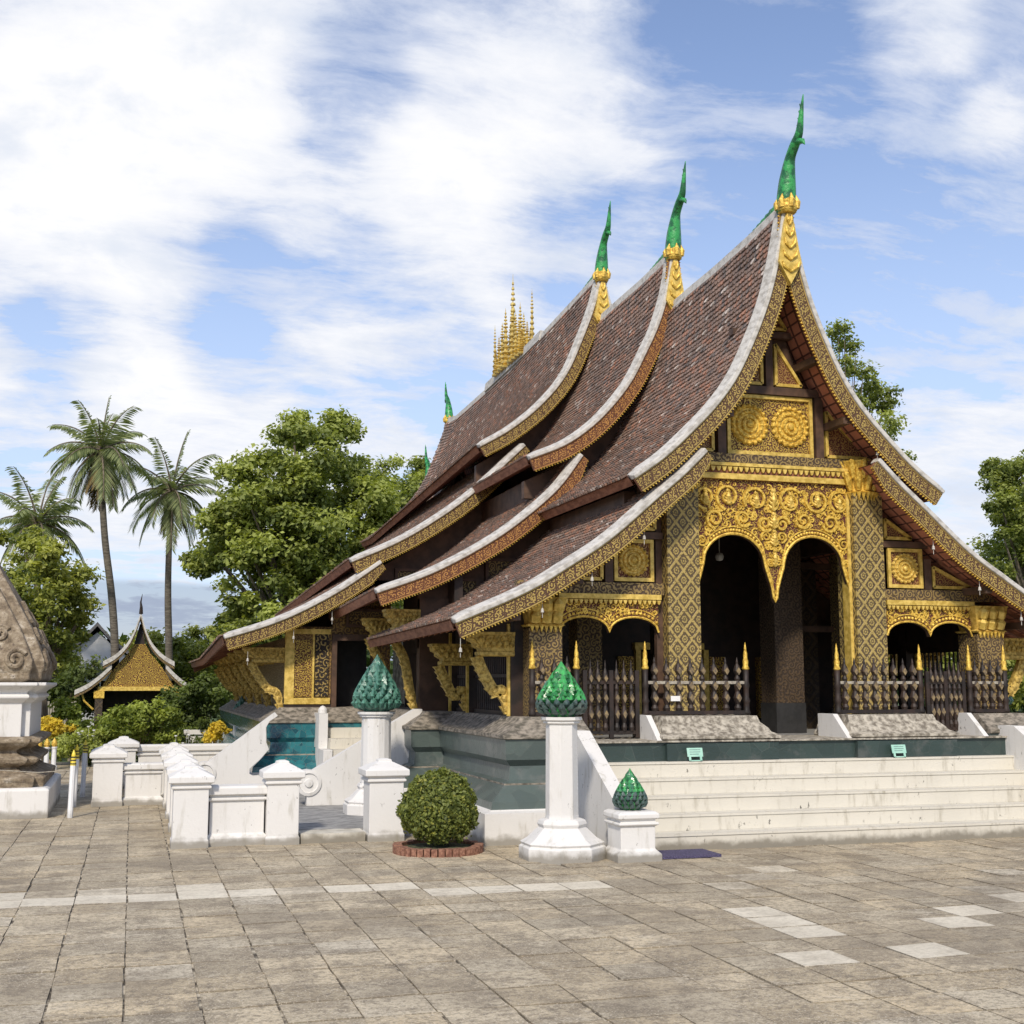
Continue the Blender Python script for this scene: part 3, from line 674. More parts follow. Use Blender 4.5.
# rear hall front wall with the side door opening, both sides
def xs(s_, a): return X0+s_*a
def wall_box(mb, s_, a, b_, y0, y1, z0, z1, mi=0):
    x0, x1 = sorted((xs(s_, a), xs(s_, b_))); mb.box(x0, x1, y0, y1, z0, z1, mi)
for s_ in (-1, 1):
    mb = MB()
    wall_box(mb, s_, 4.50, 5.25, 20.6, 20.75, 1.17, 2.62)       # carved part
    wall_box(mb, s_, 3.85, 4.50, 20.6, 20.75, 2.44, 3.05)       # above the door
    wall_box(mb, s_, 3.55, 3.85, 20.6, 20.75, 1.17, 3.4)
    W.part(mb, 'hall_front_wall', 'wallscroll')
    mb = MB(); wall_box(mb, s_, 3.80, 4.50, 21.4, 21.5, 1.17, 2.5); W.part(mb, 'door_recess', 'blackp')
    mb = MB()
    wall_box(mb, s_, 4.44, 4.52, 20.52, 20.62, 1.17, 2.48); wall_box(mb, s_, 3.80, 3.88, 20.52, 20.62, 1.17, 2.48); wall_box(mb, s_, 3.80, 4.52, 20.515, 20.62, 2.40, 2.50)
    W.part(mb, 'door_frame', 'brownwood')
    mb = MB(); wall_box(mb, s_, 4.57, 4.78, 20.56, 20.61, 1.5, 2.5); W.part(mb, 'door_side_panel', 'darkscroll')
    mb = MB(); wall_box(mb, s_, 4.83, 5.12, 20.57, 20.61, 1.5, 2.4); W.part(mb, 'wall_panel', 'fine')
    mb = MB(); wall_box(mb, s_, 4.80, 4.83, 20.55, 20.61, 1.4, 2.6); wall_box(mb, s_, 5.12, 5.27, 20.55, 20.61, 1.4, 2.6); wall_box(mb, s_, 4.54, 5.27, 20.54, 20.61, 2.5, 2.58); wall_box(mb, s_, 4.54, 5.27, 20.54, 20.61, 1.38, 1.48)
    W.part(mb, 'panel_frame', 'goldlite')
    mb = MB(); wall_box(mb, s_, 4.52, 5.27, 20.56, 20.61, 1.17, 1.38); W.part(mb, 'skirting', 'darkwood')
    # long side wall of the hall
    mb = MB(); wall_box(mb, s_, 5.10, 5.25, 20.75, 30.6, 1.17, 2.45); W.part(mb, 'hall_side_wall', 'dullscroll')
    # nave side wall (porch section): door grilles between posts
    mb = MB(); wall_box(mb, s_, 3.22, 3.34, 14.2, 17.1, 2.18, 2.66); wall_box(mb, s_, 3.22, 3.34, 17.1, 20.6, 2.18, 3.2); wall_box(mb, s_, 3.2, 3.3, 17.05, 20.6, 1.33, 2.18)
    W.part(mb, 'nave_side_wall', 'darkwood')
    mb = MB(); wall_box(mb, s_, 1.75, 1.9, 14.3, 17.2, 3.55, 4.05); wall_box(mb, s_, 1.8, 2.0, 17.6, 20.6, 4.1, 4.75); wall_box(mb, s_, 3.8, 3.95, 20.75, 30.6, 2.6, 3.35); wall_box(mb, s_, 1.9, 2.05, 20.75, 30.6, 4.5, 5.0)
    W.part(mb, 'clerestory_wall', 'brownwood')
    for yp in (14.3, 16.2, 17.15, 18.9):
        mb = MB(); wall_box(mb, s_, 3.20, 3.38, yp-.09, yp+.09, 1.33, 2.62); W.part(mb, 'side_post', 'darkwood')
        mb = MB(); wall_box(mb, s_, 3.38, 3.41, yp-.07, yp-.02, 1.33, 2.4); W.part(mb, 'post_trim', 'goldlite')
    for (ya, yb) in ((14.4, 16.1), (16.3, 17.05)):
        mb = MB()
        for k in range(int((yb-ya)/.095)):
            y = ya+.05+k*.095
            mb.lathe(xs(s_, 3.29), y, [(.016, 0), (.022, .08), (.014, .14), (.022, .3), (.014, .42), (.02, .55), (.012, .85)], 6, z0=1.33)
        wall_box(mb, s_, 3.27, 3.31, ya, yb, 1.78, 1.82); wall_box(mb, s_, 3.26, 3.32, ya, yb, 1.33, 1.38); wall_box(mb, s_, 3.26, 3.32, ya, yb, 2.14, 2.2)
        W.part(mb, 'window_grille', 'darkwood')
# brackets
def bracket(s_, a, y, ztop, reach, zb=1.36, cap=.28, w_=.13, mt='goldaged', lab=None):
    mb = MB()
    def rg(f, z, q=1.):
        x0, x1 = sorted((xs(s_, a), xs(s_, a+reach*f))); return [(x0, y-w_*q, z), (x1, y-w_*q, z), (x1, y+w_*q, z), (x0, y+w_*q, z)]
    mb.loft([rg(.70, ztop-cap, .85), rg(.76, ztop-cap+.015, .95), rg(.76, ztop-cap+.05, .95), rg(.71, ztop-cap+.06, .85), rg(.74, ztop-cap*.62, .88), rg(.83, ztop-cap*.36, .95), rg(.95, ztop-.045, 1.), rg(.95, ztop-.04, 1.05), rg(1., ztop-.03, 1.1), rg(1., ztop, 1.1)])
    for row, (f0, f1, z0, z1) in enumerate(((.74, .84, .62, .36), (.83, .96, .38, .12))):
        for q in range(5):
            xc = xs(s_, a+reach*f0*(q+.5+.25*row)/5.3); zz0 = ztop-cap*z0; zz1 = ztop-cap*z1
            mb.tube([(xc, y-w_*.9, zz0), (xc, y-w_*.97-.012, (zz0+zz1)/2), (xc, y-w_*1.05-.012, zz1)], [.022, .034, .004], 6)
        for q in (-1, 0, 1):
            mb.tube([(xs(s_, a+reach*f0), y+q*w_*.6, ztop-cap*z0), (xs(s_, a+reach*(f0+f1)/2+.015), y+q*w_*.62, ztop-cap*(z0+z1)/2), (xs(s_, a+reach*f1+.01), y+q*w_*.65, ztop-cap*z1)], [.025, .036, .004], 6)
    o = W.part(mb, 'bracket', mt)
    if lab: o['label'] = lab
    # curved carved strut
    P3 = cr([(reach*.78, ztop-cap), (reach*.66, ztop-cap-.16), (reach*.40, ztop-cap-.40), (.12, zb+.26), (.05, zb)], 5)
    mb = MB(); rings = []
    for i, p in enumerate(P3):
        d = (P3[min(i+1, len(P3)-1)]-P3[max(i-1, 0)]).normalized(); nr = Vector((-d.y, d.x))*(.062 if i < len(P3)-3 else .045)
        rings.append([(xs(s_, a+p.x+nr.x), y-.035, p.y+nr.y), (xs(s_, a+p.x-nr.x), y-.035, p.y-nr.y), (xs(s_, a+p.x-nr.x), y+.035, p.y-nr.y), (xs(s_, a+p.x+nr.x), y+.035, p.y+nr.y)])
    mb.loft(rings)
    for i in range(1, len(P3)-1, 2):
        p = P3[i]; mb.lathe_y(xs(s_, a+p.x), y-.035, p.y, [(.045, 0), (.040, .010), (.018, .018), (.001, .02)], 8)
        d = (P3[i+1]-P3[i-1]).normalized(); nr = Vector((-d.y, d.x))
        if nr.x < 0: nr = -nr
        for sg in (1,):
            c0 = p+nr*sg*.05+d*.04; c1 = p+nr*sg*.05-d*.04; c2 = p+nr*sg*.082-d*.045
            mb.prism_y([(xs(s_, a+q.x), q.y) for q in (c0, c1, c2)], y-.03, y+.03)
    W.part(mb, 'strut', mt, o)
for s_ in (-1, 1):
    bracket(s_, 3.34, 14.3, 2.30, .55); bracket(s_, 3.34, 16.2, 2.22, .55)
    bracket(s_, 3.75, 17.55, 2.74, .50, 1.36, .30)
    mb = MB(); wall_box(mb, s_, 3.34, 3.75, 17.45, 17.65, 1.30, 2.9); W.part(mb, 'side_post', 'brownwood')
    bracket(s_, 3.75, 19.3, 2.70, .50, 1.36, .30)
    for k in range(6): bracket(s_, 5.25, 20.75+1.75*k, 2.28, .68, 1.3, .24)

# porch floor, dark interior
mb = MB(); mb.box(X0-3.3, X0+3.3, 14.3, 20.4, 1.00, 1.05); W.part(mb, 'porch_floor', 'slab_grey')
mb = MB()
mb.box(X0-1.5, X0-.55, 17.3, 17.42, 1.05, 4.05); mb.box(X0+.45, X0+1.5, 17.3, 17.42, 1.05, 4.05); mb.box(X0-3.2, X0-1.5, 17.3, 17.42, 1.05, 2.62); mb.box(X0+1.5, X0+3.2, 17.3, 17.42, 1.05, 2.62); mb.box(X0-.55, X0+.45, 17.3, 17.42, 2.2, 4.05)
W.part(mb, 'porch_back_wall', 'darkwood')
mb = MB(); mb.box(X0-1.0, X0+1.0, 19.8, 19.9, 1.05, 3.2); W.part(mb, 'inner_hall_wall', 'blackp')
mb = MB(); mb.box(X0-1.35, X0+1.35, 14.35, 17.3, 4.36, 4.42); W.part(mb, 'porch_ceiling', 'brownwood')
for s_ in (-1, 1):
    mb = MB(); wall_box(mb, s_, 0.50, .58, 17.22, 17.3, 1.05, 2.2); W.part(mb, 'inner_door_frame', 'goldlite')
    mb = MB(); wall_box(mb, s_, .6, .85, 17.24, 17.3, 1.3, 2.1); W.part(mb, 'inner_panel', 'fine')
    mb = MB(); wall_box(mb, s_, 1.38, 1.58, 17.2, 17.3, 1.2, 2.1); W.part(mb, 'inner_panel', 'fine')
mb = MB(); mb.box(X0-.6, X0+.5, 17.2, 17.3, 2.2, 2.3); W.part(mb, 'inner_lintel', 'goldlite')
def squarecol(cx, cy, w_, z0, z1, mt, name='column', bevel=0):
    mb = MB(); h = w_/2
    for a, b2 in (((-h, -h), (h, -h)), ((h, -h), (h, h)), ((h, h), (-h, h)), ((-h, h), (-h, -h))):
        u0 = -h; mb.face([(cx+a[0], cy+a[1], z0), (cx+b2[0], cy+b2[1], z0), (cx+b2[0], cy+b2[1], z1), (cx+a[0], cy+a[1], z1)], 0, [(-h, z0), (h, z0), (h, z1), (-h, z1)])
    mb.face([(cx-h, cy-h, z1), (cx+h, cy-h, z1), (cx+h, cy+h, z1), (cx-h, cy+h, z1)])
    return W.part(mb, name, mt)
def lotuscap(cx, cy, z0, h, r0, r1, par, mt='gold', sq=False):
    mb = MB(); n_ = 12
    mb.lathe(cx, cy, [(r0, 0), (r0*1.12, h*.06), (r0*.9, h*.12), (r0*.95, h*.3), ((r0+r1)/2, h*.7), (r1*.96, h*.93), (r1, h)], 4 if sq else 16, z0=z0, rot=PI/4)
    if not sq:
        for row in range(2):
            for k in range(n_):
                a = 2*PI*(k+.5*row)/n_; zb = z0+h*(.12+.36*row)
                pts = [(r0*(.98+.1*row), zb), ((r0+r1)/2*(1.02+.05*row), zb+h*.3), (r1*(1.0+.06*row), zb+h*.5), (r1*(1.10+.06*row), zb+h*.52)]
                mb.tube([(cx+r_*math.cos(a), cy+r_*math.sin(a), z_) for r_, z_ in pts], [.035, .05, .035, .006], 6)
        for k in range(n_*2):
            a = 2*PI*k/(n_*2); mb.tube([(cx+r0*1.1*math.cos(a), cy+r0*1.1*math.sin(a), z0+.02), (cx+r0*1.02*math.cos(a), cy+r0*1.02*math.sin(a), z0-.09)], [.03, .004], 5)
    else:
        for s_ in (-1, 1):
            for k in (-1, 0, 1):
                for q in range(2):
                    zb = z0+h*(.15+.4*q); ww = r0*.7
                    x_ = cx+k*ww*.66; fy = cy-(r0*.72+(r1-r0)*.72*q*.6)
                    if s_ < 0: mb.tube([(x_, fy, zb), (x_*1.0, fy-.03, zb+h*.25), (x_, fy-.045, zb+h*.42)], [ww*.28, ww*.33, .01], 6)
    return W.part(mb, 'capital', mt, par)
YC = 14.1
for s_ in (-1, 1):
    c = squarecol(X0+s_*1.28, YC+.06, .42, 1.05, 4.1, 'lattice'); lotuscap(X0+s_*1.26, YC+.02, 4.10, .42, .21, .30, c)
    mb = MB(); x0, x1 = sorted((X0+s_*1.07, X0+s_*1.03)); mb.box(x0, x1, YC-.06, YC+.1, 1.05, 4.1); W.part(mb, 'column_edge', 'goldlite' if s_ > 0 else 'brownwood')
    mb = MB(); x0, x1 = sorted((X0+s_*1.49, X0+s_*1.57)); mb.box(x0, x1, YC+.02, YC+.1, 1.33, 4.0); W.part(mb, 'column_edge', 'brownwood')
    c = squarecol(X0+s_*3.03, YC+.06, .40, 1.33, 2.34, 'dullscroll'); lotuscap(X0+s_*3.03, YC+.06, 2.36, .34, .29, .36, c, 'goldlite', True)
    mb = MB()
    for k in range(7):
        xx = X0+s_*3.03-.2+.4*(k+.5)/7; mb.prism_y([(xx-.025, 2.37), (xx+.025, 2.37), (xx, 2.29)], YC-.17, YC-.15)
    W.part(mb, 'capital_fringe', 'gold', c)
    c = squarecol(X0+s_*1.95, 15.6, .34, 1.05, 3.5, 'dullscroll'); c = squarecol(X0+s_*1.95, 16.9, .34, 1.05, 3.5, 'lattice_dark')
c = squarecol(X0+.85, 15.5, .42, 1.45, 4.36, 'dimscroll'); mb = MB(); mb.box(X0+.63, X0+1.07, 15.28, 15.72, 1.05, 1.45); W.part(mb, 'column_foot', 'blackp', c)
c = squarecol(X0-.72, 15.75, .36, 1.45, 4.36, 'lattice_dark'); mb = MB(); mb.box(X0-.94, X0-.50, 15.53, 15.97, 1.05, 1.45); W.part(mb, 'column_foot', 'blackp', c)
for z_ in (2.42, 3.3):
    mb = MB(); mb.box(X0+.92, X0+1.85, 15.7, 15.8, z_, z_+.08); W.part(mb, 'inner_rail', 'brownwood')
mb = MB(); mb.lathe(X0+.0, 15.6, [(.01, .0), (.045, .012), (.06, .06), (.045, .10), (.01, .115)], 12, z0=3.36); mb.tube([(X0, 15.6, 3.46), (X0, 15.6, 4.36)], .006, 5)
W.part(mb, 'hanging_lamp', 'bulb', smooth=True)

# ---- carved valances with arches
def curl(mb, cx, y, cz, r, turns=1.4, ph=0., d=1, th=.02):
    pts = []; rd = []; n_ = int(12*turns)+4
    for k in range(n_+1):
        q = k/n_; a = ph+d*2*PI*turns*q; rr_ = r*(1-.82*q)
        pts.append((cx+rr_*math.cos(a), y, cz+rr_*math.sin(a))); rd.append(th*(1.05-.45*q))
    mb.tube(pts, rd, 5)
def valance(xa, xb, ztop, zbf, y, curls, th=.07, nn=70, grd='fine', edge=.026):
    mb = MB(); xsn = [xa+(xb-xa)*k/nn for k in range(nn+1)]; bz = [zbf(x) for x in xsn]
    for k in range(nn):
        a, b2 = xsn[k], xsn[k+1]; za, zb_ = bz[k], bz[k+1]
        mb.face([(a, y, za), (b2, y, zb_), (b2, y, ztop), (a, y, ztop)], 0, [(a, za), (b2, zb_), (b2, ztop), (a, ztop)])
        mb.face([(b2, y+th, zb_), (a, y+th, za), (a, y+th, ztop), (b2, y+th, ztop)], 1)
        mb.face([(a, y+th, za), (b2, y+th, zb_), (b2, y, zb_), (a, y, za)], 1)
    par = W.part(mb, 'arched_valance', [grd, 'brownwood'])
    mb = MB()
    mb.tube([(x, y-.008, z+.012) for x, z in zip(xsn, bz)], edge*.7, 6); mb.tube([(x, y-.004, min(z+.10, ztop-.02)) for x, z in zip(xsn[2:-2], bz[2:-2])], edge*.45, 5)
    for k in range(1, nn, 1):
        if k % 2: mb.lathe_y(xsn[k], y, bz[k]+.058, [(.020, 0), (.020, .012), (.001, .024)], 6)
    for c in curls: curl(mb, *c)
    W.part(mb, 'carving', 'gold', par)
    return par
def zb_c(x):
    u = abs(x-X0)
    if u < .13: return 2.70+(.45*(u/.13)**.8 if u > .035 else 2.9*u*(.45/.45)*.8)
    if u > .97: return 3.15-.33*((u-.97)/.10)
    return 3.15+.38*math.sqrt(max(0, 1-((u-.55)/.42)**2))
yv = YC-.03
rc = random.Random(5); cs = []
for s_ in (-1, 1):
    for u, z, r_ in ((.24, 3.98, .17), (.62, 4.0, .17), (.93, 3.98, .15), (.42, 3.74, .11), (.80, 3.72, .12), (.12, 3.68, .10), (.98, 3.45, .08), (.05, 3.40, .06), (.06, 3.20, .05), (.11, 3.52, .07), (1.0, 3.2, .05)):
        for kk in range(1): cs.append((X0+s_*u, yv-.012, z, r_, 1.6, rc.uniform(0, 6), s_ if kk == 0 else -s_, .025 if r_ > .09 else .016))
        if r_ > .1:
            n_ = 12
            for q in range(n_):
                a = 2*PI*q/n_; cs.append((X0+s_*u+math.cos(a)*(r_+.012), yv-.008, z+math.sin(a)*(r_+.012), .026, .8, a, s_, .010))
for _ in range(230):
    x = X0+rc.uniform(-1.03, 1.03); z = rc.uniform(3.2, 4.15)
    if z > zb_c(x)+.13 and z < 4.17: cs.append((x, yv-.006, z, rc.uniform(.03, .055), 1.1, rc.uniform(0, 6), rc.choice((-1, 1)), .012))
valance(X0-1.07, X0+1.07, 4.22, zb_c, yv, cs, grd='redground', nn=110)
def leafboss(cx, cz, w_, h_):
    mb = MB(); n_ = 5
    for q in range(n_):
        ww = w_*(1-.17*q); zz = cz-h_/2+h_*q/n_
        for s2 in (-1, 1): mb.tube([(cx, yv-.02, zz), (cx+s2*ww*.55, yv-.035, zz+h_*.13), (cx+s2*ww, yv-.015, zz+h_*.30)], [.018, .020, .004], 5)
    mb.tube([(cx, yv-.02, cz-h_/2), (cx, yv-.04, cz), (cx, yv-.015, cz+h_/2+.03)], [.012, .03, .004], 6)
    W.part(mb, 'leaf_boss', 'goldlite')
for u, z, w_, h_ in ((0, 3.98, .07, .26), (0, 3.72, .07, .18), (0, 3.5, .06, .18), (0, 3.25, .04, .2)): leafboss(X0+u, z, w_, h_)
for s_ in (-1, 1):
    for u, z in ((.24, 3.98), (.62, 4.0), (.93, 3.98)): leafboss(X0+s_*u, z, .055, .16)
def side_zb(xa, xb):
    mid = (xa+xb)/2; hw = (xb-xa)/2
    def f(x):
        u = abs(x-mid)/hw
        return 2.30+.18*math.sqrt(max(0, 1-((u-.5)/.5)**2))*1.0
    return f
for s_ in (-1, 1):
    xa, xb = sorted((X0+s_*2.83, X0+s_*1.57)); f = side_zb(xa, xb); cs = []
    for _ in range(90):
        x = rc.uniform(xa+.04, xb-.04); z = rc.uniform(2.36, 2.66)
        if z > f(x)+.07: cs.append((x, yv-.006, z, rc.uniform(.028, .045), 1.2, rc.uniform(0, 6), rc.choice((-1, 1)), .011))
    valance(xa, xb, 2.70, f, yv, cs, nn=50, edge=.02, grd='redground')
# cornice, beams
def dent(mb, xa, xb, z, y, st=.075, h=.06):
    n_ = int((xb-xa)/st)
    for k in range(n_):
        x = xa+(k+.5)*(xb-xa)/n_; mb.prism_y([(x-st*.42, z+h), (x+st*.42, z+h), (x+st*.2, z+h*.2), (x, z), (x-st*.2, z+h*.2)], y-.03, y)
mb = MB(); mb.box(X0-1.1, X0+1.1, YC-.08, YC+.05, 4.22, 4.29); mb.box(X0-1.12, X0+1.12, YC-.11, YC+.05, 4.38, 4.42); dent(mb, X0-1.1, X0+1.1, 4.31, YC-.07); W.part(mb, 'cornice', 'goldlite')
mb = MB(); mb.box(X0-1.1, X0+1.1, YC-.06, YC+.05, 4.29, 4.38); W.part(mb, 'cornice_band', 'redwood')
mb = MB(); mb.box(X0-1.42, X0+1.42, YC-.09, YC+.06, 4.42, 4.54); W.part(mb, 'beam', 'dullscroll')
mb = MB(); mb.box(X0-.68, X0+.68, YC-.07, YC+.06, 5.33, 5.43); mb.box(X0-.05, X0+.05, YC-.05, YC+.06, 5.43, 6.1)
for s_ in (-1, 1): x0, x1 = sorted((X0+s_*.63, X0+s_*.74)); mb.box(x0, x1, YC-.06, YC+.06, 4.54, 5.33)
mb.box(X0-.5, X0+.5, YC-.05, YC+.06, 6.08, 6.16)
W.part(mb, 'beam', 'brownwood')
# purlins carrying the projecting roof
for s_ in (-1, 1):
    for hw, z in ((.80, 5.00), (1.72, 4.10), (2.75, 2.93), (.42, 5.75), (3.5, 2.50)):
        mb = MB(); x0, x1 = sorted((X0+s_*(hw-.05), X0+s_*(hw+.05))); mb.box(x0, x1, 13.58, 14.2, z-.09, z); W.part(mb, 'purlin', 'brownwood')
def frame_panel(xa, xb, za, zb_, y, mt='panelred', fm='goldlite', fw=.045):
    mb = MB(); mb.box(xa, xb, y+.015, y+.05, za, zb_); p = W.part(mb, 'gable_panel', mt)
    mb = MB(); mb.box(xa, xa+fw, y-.02, y+.05, za, zb_); mb.box(xb-fw, xb, y-.02, y+.05, za, zb_); mb.box(xa+fw, xb-fw, y-.018, y+.05, za, za+fw); mb.box(xa+fw, xb-fw, y-.018, y+.05, zb_-fw, zb_)
    W.part(mb, 'panel_frame', fm, p); return p
def medallion(cx, y, cz, r, par, sx=1., mt='gold'):
    mb = MB(); pr = [(r, 0), (r, .012), (r*.9, .03), (r*.86, .012), (r*.74, .012), (r*.70, .035), (r*.6, .035), (r*.56, .012), (r*.46, .012), (r*.42, .04), (r*.32, .04), (r*.28, .015), (r*.2, .02), (r*.16, .05), (r*.08, .06), (.001, .065)]
    mb.lathe_y(cx, y, cz, pr, 32)
    for rad, n_, q in ((.96, 20, .055), (.66, 16, .05), (.38, 12, .035)):
        for k in range(n_):
            a = 2*PI*k/n_; mb.lathe_y(cx+rad*r*math.cos(a), y-.01, cz+rad*r*math.sin(a), [(q*r*2.4, 0), (q*r*2.2, .016), (q*r, .034), (.001, .04)], 6)
    return W.part(mb, 'medallion', mt, par)
YP = YC-.02
p = frame_panel(X0-.60, X0+.60, 4.55, 5.32, YP, 'fine'); medallion(X0-.285, YP+.015, 4.935, .25, p); medallion(X0+.285, YP+.015, 4.935, .25, p)
def tri_panel(pts, y, mt='panelred'):
    mb = MB(); mb.prism_y(pts, y+.012, y+.05); p = W.part(mb, 'gable_panel', mt)
    mb = MB(); n_ = len(pts)
    for i in range(n_):
        a, b2 = Vector(pts[i]), Vector(pts[(i+1) % n_]); d = (b2-a).normalized(); nr = Vector((-d.y, d.x))*.02
        mb.loft([[(q.x+nr.x, y-.02, q.y+nr.y), (q.x-nr.x, y-.02, q.y-nr.y), (q.x-nr.x, y+.04, q.y-nr.y), (q.x+nr.x, y+.04, q.y+nr.y)] for q in (a, b2)])
    W.part(mb, 'panel_frame', 'goldlite', p)
for s_ in (-1, 1):
    tri_panel([(X0+s_*.10, 5.47), (X0+s_*.46, 5.47), (X0+s_*.10, 6.0)], YP)
    tri_panel([(X0+s_*.80, 4.58), (X0+s_*1.42, 4.58), (X0+s_*.80, 5.16)], YP)
    tri_panel([(X0+s_*.06, 6.2), (X0+s_*.26, 6.2), (X0+s_*.06, 6.5)], YP)
    # aisle bays
    mb = MB(); x0, x1 = sorted((X0+s_*1.5, X0+s_*3.35)); mb.box(x0, x1, YC-.06, YC+.06, 2.76, 2.90); W.part(mb, 'beam', 'dullscroll')
    mb = MB(); x0, x1 = sorted((X0+s_*1.55, X0+s_*2.85)); mb.box(x0, x1, YC-.09, YC+.05, 2.70, 2.76); dent(mb, x0, x1, 2.64, YC-.06, .06, .05); W.part(mb, 'cornice', 'goldlite')
    x0, x1 = sorted((X0+s_*1.62, X0+s_*2.13)); p = frame_panel(x0, x1, 2.92, 3.43, YP, 'panelred'); medallion((x0+x1)/2, YP+.015, 3.175, .185, p, mt='goldlite')
    mb = MB(); x0, x1 = sorted((X0+s_*2.15, X0+s_*2.25)); mb.box(x0, x1, YC-.05, YC+.06, 2.90, 3.3); x0, x1 = sorted((X0+s_*1.5, X0+s_*2.25)); mb.box(x0, x1, YC-.048, YC+.06, 3.44, 3.52); W.part(mb, 'beam', 'brownwood')
    tri_panel([(X0+s_*2.29, 2.94), (X0+s_*2.85, 2.94), (X0+s_*2.29, 3.20)], YP)
    tri_panel([(X0+s_*1.60, 3.56), (X0+s_*1.98, 3.56), (X0+s_*1.60, 3.80)], YP)
    # second gable panels dimly seen behind
    x0, x1 = sorted((X0+s_*2.35, X0+s_*2.8)); frame_panel(x0, x1, 3.15, 3.5, 17.44, 'dullscroll', 'brownwood'); x0, x1 = sorted((X0+s_*2.9, X0+s_*3.3)); frame_panel(x0, x1, 2.95, 3.2, 17.44, 'dullscroll', 'brownwood')
    x0, x1 = sorted((X0+s_*3.1, X0+s_*3.5)); frame_panel(x0, x1, 3.35, 3.6, 20.54, 'dullscroll', 'brownwood'); x0, x1 = sorted((X0+s_*3.6, X0+s_*4.3)); frame_panel(x0, x1, 2.62, 2.92, 20.54, 'dullscroll', 'brownwood')
# wind bells under the roof edges
def bell(x, y, z):
    mb = MB(); mb.tube([(x, y, z+.10), (x, y, z)], .004, 4); mb.lathe(x, y, [(.004, .0), (.014, -.01), (.02, -.05), (.001, -.05)], 8, z0=z); mb.tube([(x, y, z-.05), (x, y, z-.11)], .004, 4)
    W.part(mb, 'wind_bell', 'capwhite')
for hw, z in ((.88, 4.98), (1.20, 4.58), (1.5, 4.3), (.5, 5.55)):
    bell(X0+hw, 13.56, z)
for hw, z in ((1.95, 3.42), (2.6, 2.92), (3.2, 2.55), (4.15, 2.1)):
    for s_ in (-1, 1): bell(X0+s_*hw, 13.56, z)
for hw, z in ((5.9, 2.1), (5.2, 2.45), (4.6, 2.75)): bell(X0-hw, 20.06, z)

# ---- stepped glazed platform
def platform(x0, x1, y0, y1, name='platform', mats=('platdark', 'stone', 'white'), fl=1., fr=1.):
    # profile: (outset from the z=1.33 line, z, material index)
    pr = [(.60, -.02, 2), (.60, .33, 2), (.52, .345, 2), (.50, .36, 0), (.49, .44, 0), (.42, .50, 0), (.30, .60, 0), (.30, .62, 1), (.22, .645, 0), (.20, .80, 0), (.24, .84, 0), (.27, .87, 0), (.28, 1.09, 0), (.31, 1.10, 1), (.31, 1.14, 1), (.26, 1.16, 1), (.22, 1.19, 1), (.06, 1.29, 1), (.03, 1.33, 1), (-.2, 1.33, 1)]
    mb = MB()
    def ring(o, z): return [(x0-o*fl, y0-o, z), (x1+o*fr, y0-o, z), (x1+o*fr, y1+max(o, -.2)*0, z), (x0-o*fl, y1, z)]
    for (o1, z1, m1), (o2, z2, m2) in zip(pr, pr[1:]):
        A, B = ring(o1, z1), ring(o2, z2)
        for j in range(4):
            k = (j+1) % 4; mb.face([A[j], A[k], B[k], B[j]], m2 if m1 != 2 or m2 == 2 else m1)
    mb.face(ring(-.2, 1.33), 1)
    return W.part(mb, name, list(mats))
# left and right wings of the porch platform, the lower middle between them, and the hall's
platform(4.24, 4.94, 13.82, 20.0, mats=('platteal', 'stonedark', 'white'), fr=.12)
platform(3.85, 4.9, 16.95, 20.25, mats=('platteal', 'stonedark', 'white'))
platform(X0*2-4.9, X0*2-3.85, 16.95, 20.25, mats=('platteal', 'stonedark', 'white'))
platform(X0*2-4.94, X0*2-4.24, 13.82, 20.0, mats=('platteal', 'stonedark', 'white'), fl=.12)
platform(2.30, 4.9, 20.42, 31.0, mats=('turq', 'stonedark', 'white'))
platform(X0*2-4.9, X0*2-2.22, 20.42, 31.0, mats=('platdark', 'stone', 'white'))
mb = MB(); mb.box(4.7, X0*2-4.7, 13.42, 20.5, 0.4, 1.045); W.part(mb, 'platform_middle', 'platdark')
mb = MB(); mb.box(4.7, X0*2-4.7, 13.38, 14.4, 1.045, 1.065); W.part(mb, 'platform_kerb', 'stone')
for xa, xb in ((5.86, 7.11), (8.30, 9.52)):       # flared stone plinths carrying the railings
    mb = MB(); rings = []
    for o, z in ((.12, 1.0), (.12, 1.06), (.15, 1.08), (.15, 1.11), (.08, 1.15), (.06, 1.19), (.0, 1.26), (-.02, 1.33)):
        rings.append([(xa-o*.6, 13.62-o*1.6, z), (xb+o, 13.62-o*1.6, z), (xb+o, 14.3, z), (xa-o*.6, 14.3, z)])
    mb.loft(rings); pl = W.part(mb, 'railing_plinth', 'stone')
    mb = MB(); mb.box(xa-.05, xb+.1, 13.36, 13.419, .84, 1.03); W.part(mb, 'plinth_facing', 'platdark', pl)
    mb = MB()
    mb.loft([[(xa-.14, 13.42, 1.06), (xa-.075, 13.42, 1.06), (xa-.075, 14.1, 1.06), (xa-.14, 14.1, 1.06)], [(xa-.14, 13.75, 1.34), (xa-.075, 13.75, 1.34), (xa-.075, 14.1, 1.34), (xa-.14, 14.1, 1.34)]])
    W.part(mb, 'plinth_end', 'white', pl)
for xa in (10.20, ):
    mb = MB(); mb.loft([[(xa-.14, 13.42, 1.06), (xa-.075, 13.42, 1.06), (xa-.075, 14.1, 1.06), (xa-.14, 14.1, 1.06)], [(xa-.14, 13.75, 1.34), (xa-.075, 13.75, 1.34), (xa-.075, 14.1, 1.34), (xa-.14, 14.1, 1.34)]]); W.part(mb, 'plinth_end', 'white')

